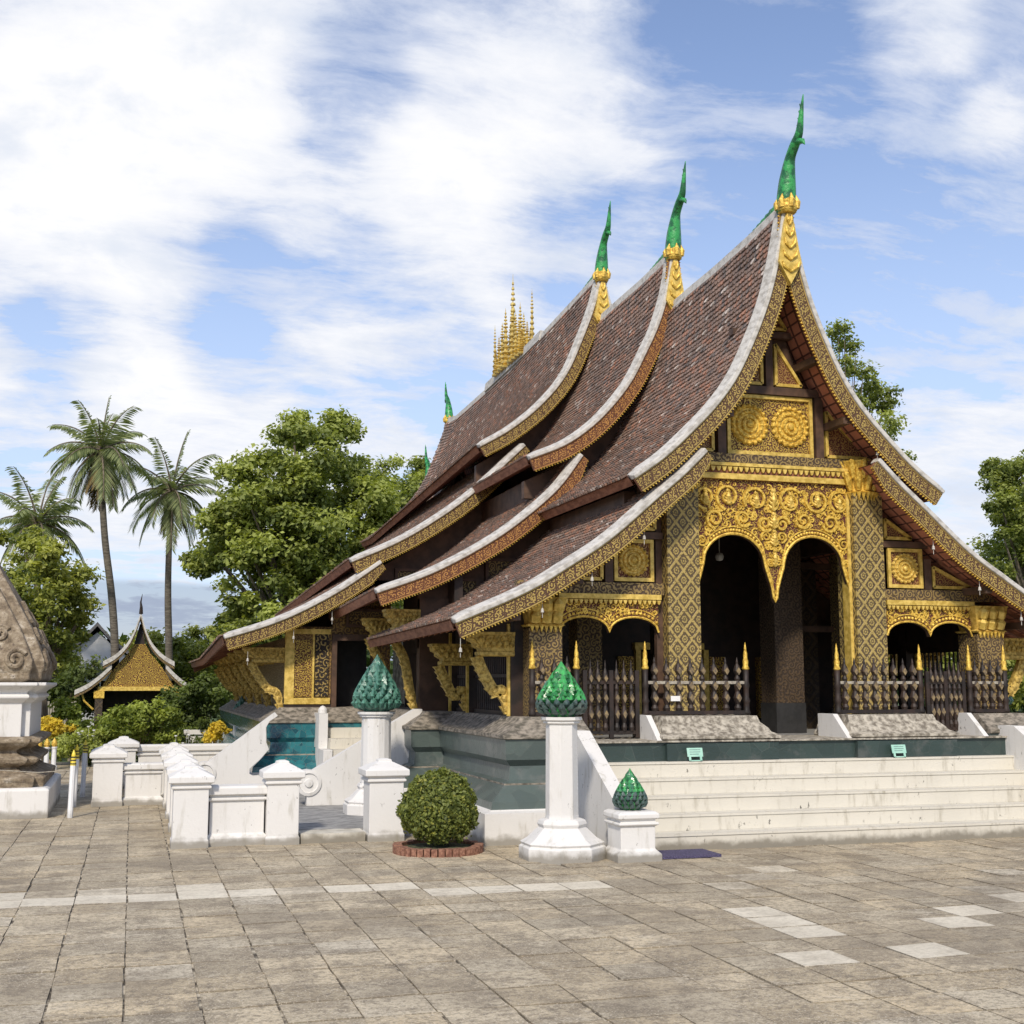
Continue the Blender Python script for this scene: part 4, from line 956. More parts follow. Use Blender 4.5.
# ------------------------------------------------------------------ railings and gates on the porch edge
YR = 13.95
def mk_post(x, z0, zt, y=YR):
    mb = MB(); h = zt-z0
    mb.lathe(x, y, [(.040, 0), (.050, .03), (.036, .07), (.036, .14), (.048, .17), (.034, .21), (.034, .32), (.046, .35), (.034, .39), (.036, h*.62)], 10, z0=z0)
    tp = MB(); tp.lathe(x, y, [(.034, h*.62), (.046, h*.64), (.030, h*.68), (.036, h*.74), (.024, h*.78), (.026, h*.84), (.014, h*.90), (.016, h*.92), (.003, h)], 10, z0=z0)
    return mb, tp
def mk_bal(x, z0, zt, y=YR, w_=1.):
    h = zt-z0; mb = MB()
    mb.lathe(x, y, [(r_*w_, z*h) for r_, z in ((.022, 0), (.03, .06), (.018, .12), (.036, .24), (.018, .36), (.030, .46), (.018, .56), (.024, .60), (.014, .66), (.032, .74), (.024, .82), (.010, .88), (.010, .92), (.002, 1.))], 8, z0=z0)
    for zz, q in ((.24, 1.), (.46, 1.), (.74, .9)):
        zc_ = z0+zz*h; yy = y-.037*w_; s_ = .022*q*w_
        P = [(x, yy, zc_+.05*q), (x+s_, yy+.004, zc_), (x, yy, zc_-.05*q), (x-s_, yy+.004, zc_)]
        mb.face([P[0], P[3], P[2], P[1]], 1); Q = [(a, b+.02, c) for a, b, c in P]
        mb.face(Q, 1)
        for i in range(4): mb.face([P[i], P[(i+1) % 4], Q[(i+1) % 4], Q[i]], 1)
    return mb
m_simple('inlay', (.10, .075, .05), (.28, .205, .10), 20, .6)
def railing(xa, xb, nb, label, posts=(1, 1)):
    t_ = T('railing', ((xa+xb)/2, YR, 1.33), label, 'railing', 'railings along the porch edge')
    for x, on in ((xa, posts[0]), (xb, posts[1])):
        if on:
            a, b = mk_post(x, 1.33, 2.20); q = t_.part(a, 'post', 'darkwood', smooth=True); t_.part(b, 'gilded_tip', 'gold', q, smooth=True)
    mb = MB(); mb.box(xa+.03, xb-.03, YR-.02, YR+.02, 1.70, 1.735); t_.part(mb, 'top_rail', 'rope')
    mb = MB(); mb.box(xa+.03, xb-.03, YR-.03, YR+.03, 1.34, 1.385); t_.part(mb, 'bottom_rail', 'darkwood')
    for k in range(nb):
        t_.part(mk_bal(xa+(xb-xa)*(k+.75)/(nb+.5), 1.38, 2.02, YR, 1.5), 'baluster', ['darkwood', 'inlay'], smooth=False)
    return t_
def gate(xa, xb, label):
    t_ = T('gate', ((xa+xb)/2, YR, 1.07), label, 'gate', 'gates along the porch edge')
    for x in (xa+.05, (xa+xb)/2, xb-.05):
        mb = MB(); mb.box(x-.025, x+.025, YR-.02, YR+.02, 1.08, 1.86); t_.part(mb, 'stile', 'darkwood')
    for z in (1.12, 1.70):
        mb = MB(); mb.box(xa+.03, xb-.03, YR-.015, YR+.015, z, z+.04); t_.part(mb, 'rail', 'darkwood')
    n_ = 3
    for h in (0, 1):
        a = xa+.075 if h == 0 else (xa+xb)/2+.025; b = (xa+xb)/2-.025 if h == 0 else xb-.075
        for k in range(n_): t_.part(mk_bal(a+(b-a)*(k+.5)/n_, 1.15, 1.98, YR, 1.2), 'baluster', ['darkwood', 'inlay'])
railing(4.40, 4.94, 3, 'short dark railing with gilded post tips at the left corner of the porch')
gate(4.99, 5.74, 'low dark double gate just behind the green lotus of the front pillar')
railing(5.80, 7.11, 8, 'long dark railing before the left patterned column, with a small white card')
mb = MB(); mb.box(6.1, 6.22, YR-.055, YR-.045, 1.50, 1.56); single(mb, 'card', 'paper', (6.16, YR-.05, 1.5), 'small white card hung on the balusters of the left long railing', 'card')
railing(8.36, 9.54, 8, 'long dark railing before the right patterned column, beside the open porch entry')
gate(9.59, 10.22, 'low dark double gate in the right aisle bay with greenery seen behind')
railing(10.27, 10.80, 4, 'short dark railing with gilded post tips at the right corner of the porch')

# ------------------------------------------------------------------ front steps and parapets
st = T('staircase', (X0, 12.8, 0), 'wide stained white front steps leading up to the porch', 'staircase')
for k in range(5):
    mb = MB(); y0 = 12.28+.25*k
    mb.box(4.80, 10.40, y0, 13.42-.001*k, .167*k+(.001 if k else -.02), .167*(k+1)-.022)
    mb.box(4.80, 10.40, y0-.011, 13.415, .167*(k+1)-.022, .167*(k+1))
    st.part(mb, 'step', 'stair', bevel=.006)
def pier_profile(mb, cx, cy, w_, h, cap=True, mi=0, d=None):
    d = d or w_
    def rg(o, z): return [(cx-w_/2-o, cy-d/2-o, z), (cx+w_/2+o, cy-d/2-o, z), (cx+w_/2+o, cy+d/2+o, z), (cx-w_/2-o, cy+d/2+o, z)]
    mb.loft([rg(.05, -.02), rg(.05, h*.14), rg(.0, h*.24), rg(0, h*.70), rg(.03, h*.73), rg(.03, h*.77), rg(.0, h*.79), rg(0, h*.83), rg(.035, h*.86), rg(.035, h*.95), rg(.0, h)] if not cap else
            [rg(.012, -.02), rg(.012, h*.08), rg(0, h*.10), rg(0, h*.70), rg(.025, h*.71), rg(.025, h*.735), rg(.012, h*.74), rg(.012, h*.76), rg(.055, h*.78), rg(.055, h*.85), rg(.0, h*.885), rg(-w_*.25, h*.935), rg(-w_*.30, h*.94), rg(-w_*.30, h*.965), rg(-w_*.42, h*.98)], mi)
for s_, lab, lb in ((-1, 'white sloping parapet left of the front steps, ending in a moulded pier', 'small green lotus bud on the white pier at the foot of the front steps'),
                    (1, 'white sloping parapet right of the front steps', 'small green lotus bud on the pier right of the front steps')):
    cx = X0+s_*2.84
    pt = T('parapet', (cx, 12.4, 0), lab, 'parapet')
    mb = MB()
    pts = [(11.95, 0), (11.95, .50), (12.15, .56), (13.25, 1.19), (13.55, 1.19), (13.55, 0)]
    hw = .085
    n_ = len(pts)
    mb.face([(cx-hw, y, z) for y, z in pts][::-1]); mb.face([(cx+hw, y, z) for y, z in pts])
    for i in range(n_):
        (y1_, z1), (y2_, z2) = pts[i], pts[(i+1) % n_]; mb.face([(cx-hw, y1_, z1), (cx+hw, y1_, z1), (cx+hw, y2_, z2), (cx-hw, y2_, z2)])
    for f in mb.f[:2]: pass
    pt.part(mb, 'sloping_wall', 'white', bevel=.01)
    mb = MB(); pier_profile(mb, cx, 11.86, .36, .47, False); pt.part(mb, 'pier', 'white', bevel=.008)

def lotus(mb, cx, cy, z0, r, h, rows=9, crown=True, dark=3):
    def prof(q):   # radius along height
        return r*(lerp([(0, .66), (.06, .88), (.16, 1.0), (.28, .99), (.42, .86), (.58, .64), (.74, .42), (.88, .20), (.96, .07), (1, .0)], q))
    mb.lathe(cx, cy, [(max(prof(k/16)*.86, .002), h*k/16) for k in range(17)], 20, z0=z0)
    for row in range(rows):
        q = .01+row/rows*.86; n_ = max(5, int(15*prof(q+.06)/r+1))
        for k in range(n_):
            a = 2*PI*(k+.5*(row % 2))/n_; da = PI/n_*.94
            def P_(an, qq, o): rr_ = prof(min(qq, 1))*o; return (cx+rr_*math.cos(an), cy+rr_*math.sin(an), z0+h*qq)
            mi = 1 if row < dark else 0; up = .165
            b_ = P_(a, q, .90); l_ = P_(a-da, q+.05, .92); r_ = P_(a+da, q+.05, .92); tp = P_(a, q+up, 1.13 if row < rows-2 else 1.0); c_ = P_(a, q+.06, 1.12)
            l2 = P_(a-da*.6, q+.11, 1.02); r2 = P_(a+da*.6, q+.11, 1.02)
            for q_ in ((b_, r_, c_), (l_, b_, c_), (r_, r2, c_), (r2, tp, c_), (tp, l2, c_), (l2, l_, c_)): mb.face(q_, mi)
            bk = P_(a, q+.10, .86)
            for q_ in ((r_, bk, r2), (r2, bk, tp), (tp, bk, l2), (l2, bk, l_)): mb.face(q_, mi)
    if crown:
        n_ = 16
        for k in range(n_):
            a = 2*PI*k/n_
            for (rr_, z1, z2) in ((r*1.0, .06, .24), (r*.94, .18, .36)):
                x, y = cx+rr_*math.cos(a), cy+rr_*math.sin(a)
                mb.tube([(x, y, z0+h*z1), (cx+rr_*1.08*math.cos(a), cy+rr_*1.08*math.sin(a), z0+h*(z1+z2)/2), (x, y, z0+h*z2)], [.005, .032, .003], 6)
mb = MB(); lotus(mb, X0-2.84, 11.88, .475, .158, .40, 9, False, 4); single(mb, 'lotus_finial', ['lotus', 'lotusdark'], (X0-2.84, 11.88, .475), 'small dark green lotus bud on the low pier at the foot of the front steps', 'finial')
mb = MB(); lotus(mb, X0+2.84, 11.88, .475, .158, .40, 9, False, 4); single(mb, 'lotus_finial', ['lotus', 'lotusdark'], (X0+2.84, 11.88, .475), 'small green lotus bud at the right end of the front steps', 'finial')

def pillar(cx, cy, zb, ztop, rs, rb, label, lotlab, lm, lr, lh, crown, par_base=.4):
    t_ = T('pillar', (cx, cy, zb), label, 'pillar', 'white pillars topped by green lotus buds')
    mb = MB(); n_ = 8; rot = PI/8; h = ztop-zb
    k = rb/.36
    mb.lathe(cx, cy, [(r_*k, z*par_base/.4) for r_, z in ((.37, -.02), (.37, .12), (.345, .135), (.36, .16), (.30, .20), (.215, .29), (.20, .30), (.215, .335), (.20, .37), (.17, .385))], n_, z0=zb, rot=rot)
    t_.part(mb, 'base', 'white', bevel=.006)
    mb = MB(); mb.lathe(cx, cy, [(rs*1.0, par_base*.95), (rs*.97, par_base+.02), (rs*.93, h-.07)], n_ if crown == 0 else 16, z0=zb, rot=rot); t_.part(mb, 'shaft', 'white', bevel=.004)
    mb = MB(); mb.lathe(cx, cy, [(rs*.93, h-.075), (rs*1.08, h-.06), (rs*1.06, h-.045), (rs*1.2, h-.03), (rs*1.2, h-.001), (rs*.9, h)], n_ if crown == 0 else 16, z0=zb, rot=rot); t_.part(mb, 'cap', 'white')
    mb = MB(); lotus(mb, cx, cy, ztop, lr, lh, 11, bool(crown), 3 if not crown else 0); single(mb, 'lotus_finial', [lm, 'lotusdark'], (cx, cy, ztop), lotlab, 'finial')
pillar(4.13, 12.12, 0, 1.375, .17, .42, 'white octagonal pillar with stepped base left of the front steps', 'large bright green lotus bud on the octagonal pillar left of the front steps', 'lotus', .235, .56, 0)
pillar(2.97, 15.95, .10, 1.355, .20, .40, 'white round pillar behind the low wall piers, before the side steps', 'large teal lotus bud on the round pillar before the dark side doorway', 'lotusteal', .275, .72, 1)
pillar(X0*2-3.12, 15.95, 0, 1.355, .20, .40, 'white pillar at the far right edge beyond the porch corner', 'large pale teal lotus bud partly cut off at the right edge of the photo', 'lotusteal', .275, .72, 1)

# ------------------------------------------------------------------ courtyard left of the porch: low walls with piers
def wallrun(name, xa, xb, ya, yb, h, label, group='low white courtyard walls'):
    mb = MB()
    def rg(o, z): return [(xa-o, ya-o, z), (xb+o, ya-o, z), (xb+o, yb+o, z), (xa-o, yb+o, z)]
    mb.loft([rg(.05, -.02), rg(.05, h*.13), rg(.0, h*.20), rg(0, h*.74), rg(.03, h*.76), rg(.03, h*.80), rg(.0, h*.81), rg(.0, h*.83), rg(.05, h*.86), rg(.05, h*.97), rg(.03, h)])
    return single(mb, name, 'white', ((xa+xb)/2, ya, 0), label, 'wall', group, bevel=.008)
def pier(cx, cy, w_, h, label):
    mb = MB(); pier_profile(mb, cx, cy, w_, h, True)
    return single(mb, 'pier', 'white', (cx, cy, 0), label, 'pier', 'white capped piers of the courtyard walls', bevel=.008)
pier(.64, 14.12, .36, .86, 'white pier with a stepped cap at the near left corner of the courtyard wall')
pier(1.60, 14.12, .34, .90, 'white pier with a stepped cap between the near low wall and the grey courtyard step')
pier(2.72, 14.12, .38, .90, 'white pier with a stepped cap next to the round clipped bush')
wallrun('courtyard_wall', .84, 1.41, 14.05, 14.27, .62, 'low white wall between the two near left piers')
rowp = [15.6, 17.1, 18.6, 20.1]
for k, y in enumerate(rowp):
    pier(.64, y, .32, .84, ['first white pier behind the near left corner pier, receding from the camera', 'second white pier behind the near left corner pier, receding from the camera', 'third white pier behind the near left corner pier, receding from the camera', 'farthest white pier of the row receding behind the near left corner pier'][k])
prev = 14.12
for k, y in enumerate(rowp):
    wallrun('courtyard_wall', .55, .73, prev+.24, y-.2, .62, ['low white wall just behind the near left corner pier, receding', 'low white wall between the first and second receding piers', 'low white wall between the second and third receding piers', 'low white wall before the farthest receding pier'][k]); prev = y
pier(-.28, 19.15, .40, .86, 'white pier nearest the stupa, at the left end of the short cross wall')
wallrun('courtyard_wall', -.05, .45, 19.05, 19.25, .58, 'short white cross wall right of the pier nearest the stupa')
pier(-.10, 22.2, .40, .86, 'white pier behind the short cross wall')
wallrun('courtyard_wall', .14, 1.9, 22.1, 22.3, .70, 'low white wall across the far side of the courtyard')
pier(-.32, 20.8, .38, .80, 'white pier close behind the pier nearest the stupa')
wallrun('courtyard_wall', -.4, -.24, 21.1, 22.0, .5, 'low white wall linking the two piers behind the stupa side')
# courtyard floor slabs
mb = MB(); mb.box(.86, 3.4, 14.35, 19.75, -.02, .105); struct(mb, 'courtyard_floor', 'slab_grey')
mb = MB(); mb.box(1.80, 2.50, 13.98, 14.36, -.02, .10); struct(mb, 'courtyard_step', 'stair')
# side steps to the hall door: two sloping parapets running to the left and steps between
def slopewall(label, y0, y1, xa, za, xb, zb_, ends=None):
    t_ = T('parapet', (xa, y0, 0), label, 'parapet')
    mb = MB(); mb.prism_y([(xa, .0), (xa, za), (xb, zb_)]+(ends or [(xb+.10, zb_), (xb+.10, .0)]), y0, y1); t_.part(mb, 'sloping_wall', 'white', bevel=.012)
    mb = MB()
    mb.lathe_y(xa+.02, y0+.1, za-.12, [(.17, -.14), (.17, .12), (.13, .13), (.12, .11), (.06, .11), (.05, .135), (.001, .14)], 20); t_.part(mb, 'scroll', 'white')
slopewall('white sloping parapet descending left before the dark side doorway', 17.12, 17.28, 2.27, .52, 3.72, 1.36)
slopewall('white sloping parapet below the gilded hall corner, farther from the camera', 19.66, 19.8, 1.06, .50, 2.10, 1.27, [(2.14, 1.22), (2.02, 1.14), (1.97, 1.05), (1.98, .82), (2.02, .72), (1.88, .56), (1.74, .44), (1.74, .36), (1.80, .33), (2.8, .33), (2.8, 0)])
mb = MB(); 
mb.loft([[(2.78, 19.2, .1), (2.92, 19.2, .1), (2.92, 20.1, .1), (2.78, 20.1, .1)], [(2.78, 19.2, .72), (2.92, 19.2, .72), (2.92, 20.1, .72), (2.78, 20.1, .72)]])
mb.box(2.78, 2.92, 19.75, 20.45, .72, 1.25); mb.lathe(2.85, 19.85, [(.075, 0), (.07, .06), (.04, .10), (.001, .12)], 10, z0=1.25)
single(mb, 'parapet', 'white', (2.85, 19.5, .1), 'small rounded white stub wall left of the steps to the dark side doorway', 'parapet', bevel=.01)
ss = T('staircase', (3.4, 19.6, .1), 'short pale steps rising to the dark side doorway of the hall', 'staircase')
for k, (y, z) in enumerate(((19.2, .72), (19.55, .87), (19.9, 1.02), (20.2, 1.16))):
    mb = MB(); mb.box(2.93, 4.0, y, 20.6-.002*k, .10 if k == 0 else z-.15, z); ss.part(mb, 'step', 'stair', bevel=.006)

# clipped bush in its brick ring
def leafmesh(name, centers, normals, size, cols, loc, parent=None, asp=.55, rng=RNG, tilt=.9):
    n = len(centers); C_ = np.asarray(centers); N_ = np.asarray(normals)+rng.normal(0, tilt, (n, 3)); N_ /= np.linalg.norm(N_, axis=1)[:, None]
    A = np.cross(N_, rng.normal(0, 1, (n, 3))); A /= np.linalg.norm(A, axis=1)[:, None]; B = np.cross(N_, A)
    s_ = (np.asarray(size)*rng.uniform(.65, 1.35, n))[:, None]
    V = np.stack([C_-A*s_, C_+B*s_*asp-A*s_*.1, C_+A*s_, C_-B*s_*asp-A*s_*.1], 1)-np.array(loc)
    V[:, 1] += N_*s_*.18; V[:, 3] += N_*s_*.18
    me = bpy.data.meshes.new(name); me.vertices.add(4*n); me.vertices.foreach_set('co', V.reshape(-1))
    me.loops.add(4*n); me.loops.foreach_set('vertex_index', np.arange(4*n, dtype=np.int32))
    me.polygons.add(n); me.polygons.foreach_set('loop_start', np.arange(0, 4*n, 4, dtype=np.int32)); me.polygons.foreach_set('loop_total', np.full(n, 4, dtype=np.int32))
    me.update(calc_edges=True); me.materials.append(M['leaf'])
    ca = me.color_attributes.new('col', 'FLOAT_COLOR', 'CORNER')
    cc = np.concatenate([np.asarray(cols), np.ones((n, 1))], 1); ca.data.foreach_set('color', np.repeat(cc, 4, 0).reshape(-1).astype(np.float32))
    o = bpy.data.objects.new(name, me); COL.objects.link(o)
    if parent: o.parent = parent
    return o
def sph(n, rng=RNG):
    v = rng.normal(0, 1, (n, 3)); return v/np.linalg.norm(v, axis=1)[:, None]
bx, by = 3.07, 12.95
br = T('planting_ring', (bx, by, 0), 'low round brick edging ring around the clipped bush', 'planter')
mb = MB()
for k in range(40):
    a = 2*PI*k/40; mt_ = Matrix.Translation((bx+.42*math.cos(a), by+.42*math.sin(a), 0)) @ Matrix.Rotation(a, 4, 'Z')
    mb.box(-.045, .045, -.029, .029, -.02, .075+random.uniform(-.006, .006), 0, mt_)
br.part(mb, 'brick_edging', 'brick', bevel=.005)
mb = MB(); mb.lathe(bx, by, [(.38, 0), (.375, .045), (.2, .06), (.001, .065)], 24); br.part(mb, 'soil', 'soil')
bt = root('bush', (bx, by, .06), 'round clipped green bush in the brick ring before the porch platform', 'bush')
n = 17000; d = sph(n); d = d[d[:, 2] > -.88]; n = len(d)
rad = RNG.uniform(.80, 1.04, n)*(1+.045*np.sin(d[:, 0]*3.1+1)*np.cos(d[:, 1]*2.7)+.03*np.sin(d[:, 2]*6+d[:, 0]*4))*(1+.12*(RNG.random(n) < .03)*RNG.random(n))*(1+.03*np.sin(d[:, 0]*17+d[:, 2]*13))*(1+.05*np.sin(d[:, 0]*9)*np.cos(d[:, 1]*8+d[:, 2]*7))
cx_ = np.stack([bx+d[:, 0]*rad*.40*(1-.10*d[:, 2]), by+d[:, 1]*rad*.40*(1-.10*d[:, 2]), .44+d[:, 2]*rad*.36], 1)
g = RNG.random(n)[:, None]; cols = (1-g)*np.array([.06, .085, .025])+g*np.array([.27, .31, .075]); y_ = RNG.random(n) < .08; cols[y_] = (.36, .36, .08)
lf = leafmesh('foliage', cx_, d, np.full(n, .021), cols, (bx, by, .06), bt)
mb = MB(); mb.lathe(bx, by, [(.05, 0), (.16, .2), (.27, .32), (.30, .45), (.26, .60), (.15, .72), (.001, .76)], 14, z0=.0)
bi = mb.build('dark_core', 'soil', bt, (bx, by, .06)); mb = MB()  # solid dark core painting the shade between the leaves
for k in range(5):
    a = k*1.3; mb.tube([(bx, by, .04), (bx+.08*math.cos(a), by+.08*math.sin(a), .2), (bx+.18*math.cos(a), by+.18*math.sin(a), .4)], [.025, .018, .01], 6)
mb.build('stems', 'bark', bt, (bx, by, .06))

# mat and signs
mb = MB(); mb.box(5.0, 5.66, 11.72, 12.16, .004, .03); single(mb, 'doormat', 'purplemat', (5.33, 11.94, 0), 'dark purple mat on the paving at the foot of the front steps', 'doormat', bevel=.01)
for x, lab in ((6.02, 'small mint green sign leaning on the green base left of the porch entry'), (8.66, 'small mint green sign leaning on the green base right of the porch entry')):
    t_ = T('sign', (x+.09, 13.3, .84), lab, 'sign', 'mint signs on the top step')
    mt_ = Matrix.Translation((x, 13.26, .84)) @ Matrix.Rotation(R(-14), 4, 'X')
    mb = MB(); mb.box(0, .19, 0, .008, .05, .15, 0, mt_); t_.part(mb, 'board', 'mint')
    mb = MB(); mb.box(.015, .04, 0, .01, 0, .05, 0, mt_); mb.box(.15, .175, 0, .01, 0, .05, 0, mt_); mb.box(.015, .175, 0, .01, .0, .012, 0, mt_); t_.part(mb, 'stand', 'mint')
    mb = MB()
    for k in range(3): mb.box(.03, .16-.02*(k == 2), -.002, 0, .125-.025*k, .132-.025*k, 0, mt_)
    t_.part(mb, 'text_lines', 'inkgrey')

# ------------------------------------------------------------------ stupa at the left edge
sx, sy = -2.42, 19.0
sp_ = T('stupa', (sx, sy, 0), 'weathered stucco stupa on a white base, cut by the left edge of the photo', 'stupa')
def sq(o, z, red=0.):
    if not red: return [(sx-o, sy-o, z), (sx+o, sy-o, z), (sx+o, sy+o, z), (sx-o, sy+o, z)]
    q = o-red; return [(sx-q, sy-o, z), (sx+q, sy-o, z), (sx+q, sy-q, z), (sx+o, sy-q, z), (sx+o, sy+q, z), (sx+q, sy+q, z), (sx+q, sy+o, z), (sx-q, sy+o, z), (sx-q, sy+q, z), (sx-o, sy+q, z), (sx-o, sy-q, z), (sx-q, sy-q, z)]
mb = MB(); mb.loft([sq(1.45, -.02), sq(1.45, .36), sq(1.40, .38)]); sp_.part(mb, 'base', 'white', bevel=.02)
mb = MB(); mb.loft([sq(o, z, .12) for o, z in ((1.36, .37), (1.38, .50), (1.22, .56), (1.14, .62), (1.26, .68), (1.28, .74), (1.14, .80), (1.12, .84), (1.24, .90), (1.30, .95), (1.30, .99), (1.18, 1.02))]); sp_.part(mb, 'moulding', 'stucco', bevel=.015)
mb = MB(); mb.loft([sq(o, z, .10) for o, z in ((1.15, 1.0), (1.15, 1.45), (1.18, 1.47), (1.24, 1.52), (1.24, 1.55), (1.20, 1.58), (1.24, 1.62), (1.34, 1.68), (1.34, 1.72))]); sp_.part(mb, 'shrine_block', 'white', bevel=.01)
mb = MB(); mb.loft([sq(o, z, .14) for o, z in ((1.20, 1.72), (1.27, 1.76), (1.27, 1.84), (1.30, 1.92), (1.30, 2.00), (1.22, 2.20), (1.12, 2.42), (.97, 2.68), (.76, 3.04), (.54, 3.4), (.38, 3.9), (.27, 4.5), (.14, 5.2), (.02, 6.0))]); sp_.part(mb, 'spire', 'stucco', bevel=.02)
for fx in (-1, 1):
    for x_, z_, r_ in ((.95, 2.02, .14), (.58, 2.10, .17), (.17, 2.30, .15), (.74, 2.36, .11), (.45, 2.60, .11), (.15, 2.75, .10)):
        mb = MB(); pts = []
        for k in range(22):
            q = k/21; a = fx*(q*2*PI*1.6+.5); rr_ = r_*(1-.8*q); zz = z_+rr_*math.sin(a)
            oo = lerp([(1.8, 1.28), (2.00, 1.31), (2.20, 1.23), (2.42, 1.13), (2.68, .98), (3.04, .77)], zz)
            pts.append((sx+fx*x_+rr_*math.cos(a), sy-oo-.005, zz))
        mb.tube(pts, .032, 6)
        sp_.part(mb, 'scroll_ornament', 'stucco')
        mb = MB(); pts2 = [(sx+(sy-p[1]), sy+(p[0]-sx), p[2]) for p in pts]; mb.tube(pts2, .032, 6); sp_.part(mb, 'scroll_ornament', 'stucco')
# thin posts with banded tips linked by a cord
for k, (x, y) in enumerate(((-.70, 17.47), (-.72, 19.0), (-.66, 20.6))):
    t_ = T('post', (x, y, 0), ['white post with a yellow and black banded tip, nearest the camera', 'white post with a yellow and black banded tip, middle of the three', 'white post with a yellow and black banded tip, farthest of the three'][k], 'post', 'banded posts beside the stupa')
    mb = MB(); mb.tube([(x, y, -.02), (x+.01, y, .66)], .035, 8); t_.part(mb, 'shaft', 'whitec')
    mb = MB(); mb.tube([(x+.01, y, .66), (x+.012, y, .72), (x+.012, y, .80), (x+.012, y, .86)], [.036, .034, .026, .004], 8); mb_ = t_.part(mb, 'tip', 'yellowp')
    mb = MB()
    for z in (.675, .72, .76): mb.lathe(x+.012, y, [(.037, 0), (.037, .015)], 8, z0=z)
    t_.part(mb, 'band', 'blackp')
mb = MB(); mb.tube([(-1.6, 17.46, .62), (-1.1, 17.46, .58), (-.735, 17.47, .60)], .006, 5); mb.tube([(-.70, 17.53, .60), (-.71, 18.3, .56), (-.72, 18.95, .60)], .006, 5)
single(mb, 'cord', 'rope', (-.7, 17.5, 0), 'thin cord strung from the stupa to the banded posts', 'cord')
# row of small white balusters with gold tips
for k in range(4):
    x = -1.86+k*.135; y = 27.+k*.12
    t_ = T('bollard', (x, y, 0), ['leftmost of the four squat white bollards with golden bud tips', 'second from the left of the squat white bollards with golden bud tips', 'third from the left of the squat white bollards with golden bud tips', 'rightmost of the four squat white bollards with golden bud tips'][k], 'bollard', 'gold tipped white bollards')
    mb = MB(); mb.lathe(x, y, [(.075, -.02), (.075, .06), (.05, .09), (.048, .40), (.06, .43), (.06, .45)], 10); t_.part(mb, 'shaft', 'whitec')
    mb = MB(); mb.lathe(x, y, [(.035, .45), (.058, .49), (.055, .54), (.02, .60), (.002, .63)], 10); t_.part(mb, 'tip', 'gold')

# ------------------------------------------------------------------ small chapel and buildings behind
def chapel(cx, y, label):
    t_ = T('chapel', (cx, y+1.5, 0), label, 'chapel')
    def Pz(px): return px
    # profile of roofs in (hw, z)
    up = cr([(0, 3.78), (.13, 3.32), (.34, 2.86), (.66, 2.50), (1.03, 2.27)], 5); lo = cr([(.78, 2.20), (1.05, 1.92), (1.42, 1.62), (1.80, 1.42)], 5)
    for s_ in (-1, 1):
        for P_, y0 in ((up, y-.25), (lo, y-.2)):
            mb = MB(); nrm = .06
            for a, b in zip(P_, P_[1:]):
                mb.loft([[(cx+s_*q.x, yy, q.y+dz) for yy, dz in ((y0+.04, 0), (y+4, 0), (y+4, nrm), (y0+.04, nrm))] for q in (a, b)], 0, cap=False)
            rf = t_.part(mb, 'roof', 'greytile')
            mb = MB(); mb.loft([[(cx+s_*q.x, yy, q.y+dz) for yy, dz in ((y0, -.04), (y0+.08, -.04), (y0+.08, .10), (y0, .10))] for q in P_]); t_.part(mb, 'roof_edge', 'capwhite', rf)
            mb = MB(); mb.loft([[(cx+s_*q.x, yy, q.y+dz) for yy, dz in ((y0+.02, -.13), (y0+.06, -.13), (y0+.06, -.04), (y0+.02, -.04))] for q in P_]); t_.part(mb, 'bargeboard', 'dullscroll', rf)
        mb = MB(); x0, x1 = sorted((cx+s_*1.0, cx+s_*1.22)); mb.box(x0, x1, y-.02, y+.2, 0, 1.5); c_ = t_.part(mb, 'column', 'lattice_dark')
        mb = MB(); mb.box(x0-.04, x1+.04, y-.05, y+.23, 1.28, 1.5); t_.part(mb, 'capital', 'gold', c_)
        mb = MB(); mb.tube([(cx+s_*1.60, y, 1.42), (cx+s_*1.52, y, 1.2), (cx+s_*1.26, y, .95)], .03, 6); t_.part(mb, 'bracket', 'gold')
        mb = MB(); x0, x1 = sorted((cx+s_*1.14, cx+s_*1.2)); mb.box(x0, x1, y+.2, y+3.6, 0, 1.6); t_.part(mb, 'side_wall', 'wallscroll')
    mb = MB(); pts = [(cx-1.05, 1.62), (cx+1.05, 1.62), (cx+.80, 2.02), (cx+.62, 2.28), (cx+.34, 2.6), (cx+.16, 2.9), (cx-.16, 2.9), (cx-.34, 2.6), (cx-.62, 2.28), (cx-.80, 2.02)]
    mb.prism_y(pts, y+.05, y+.12); t_.part(mb, 'gable', 'scroll')
    mb = MB(); mb.prism_y([(cx-.16, 2.9), (cx+.16, 2.9), (cx+.02, 3.5), (cx-.02, 3.5)], y+.05, y+.12); t_.part(mb, 'gable_top', 'darkwood')
    mb = MB(); mb.box(cx-1.15, cx+1.15, y-.02, y+.1, 1.5, 1.62); t_.part(mb, 'beam', 'goldlite')
    mb = MB(); mb.box(cx-1.1, cx+1.1, y+1.2, y+1.3, 0, 1.8); t_.part(mb, 'back_wall', 'darkwood')
    mb = MB(); mb.tube([(cx, y-.2, 3.8), (cx, y-.24, 4.0), (cx-.02, y-.2, 4.15), (cx+.02, y-.2, 4.4)], [.07, .05, .03, .006], 6); t_.part(mb, 'finial', 'darkwood')
chapel(.17, 40., 'small chapel with dark curved roofs and gilded gable behind the bushes')
HX = -1.25
hb = T('house', (HX, 48, 0), 'white house gable with dark roof edges behind the small chapel', 'house')
mb = MB(); mb.box(HX-1.6, HX+1.0, 47, 51, 0, 2.6); mb.prism_y([(HX-1.1, 2.6), (HX+1.1, 2.6), (HX, 3.5)], 47, 51); hb.part(mb, 'wall', 'housewhite')
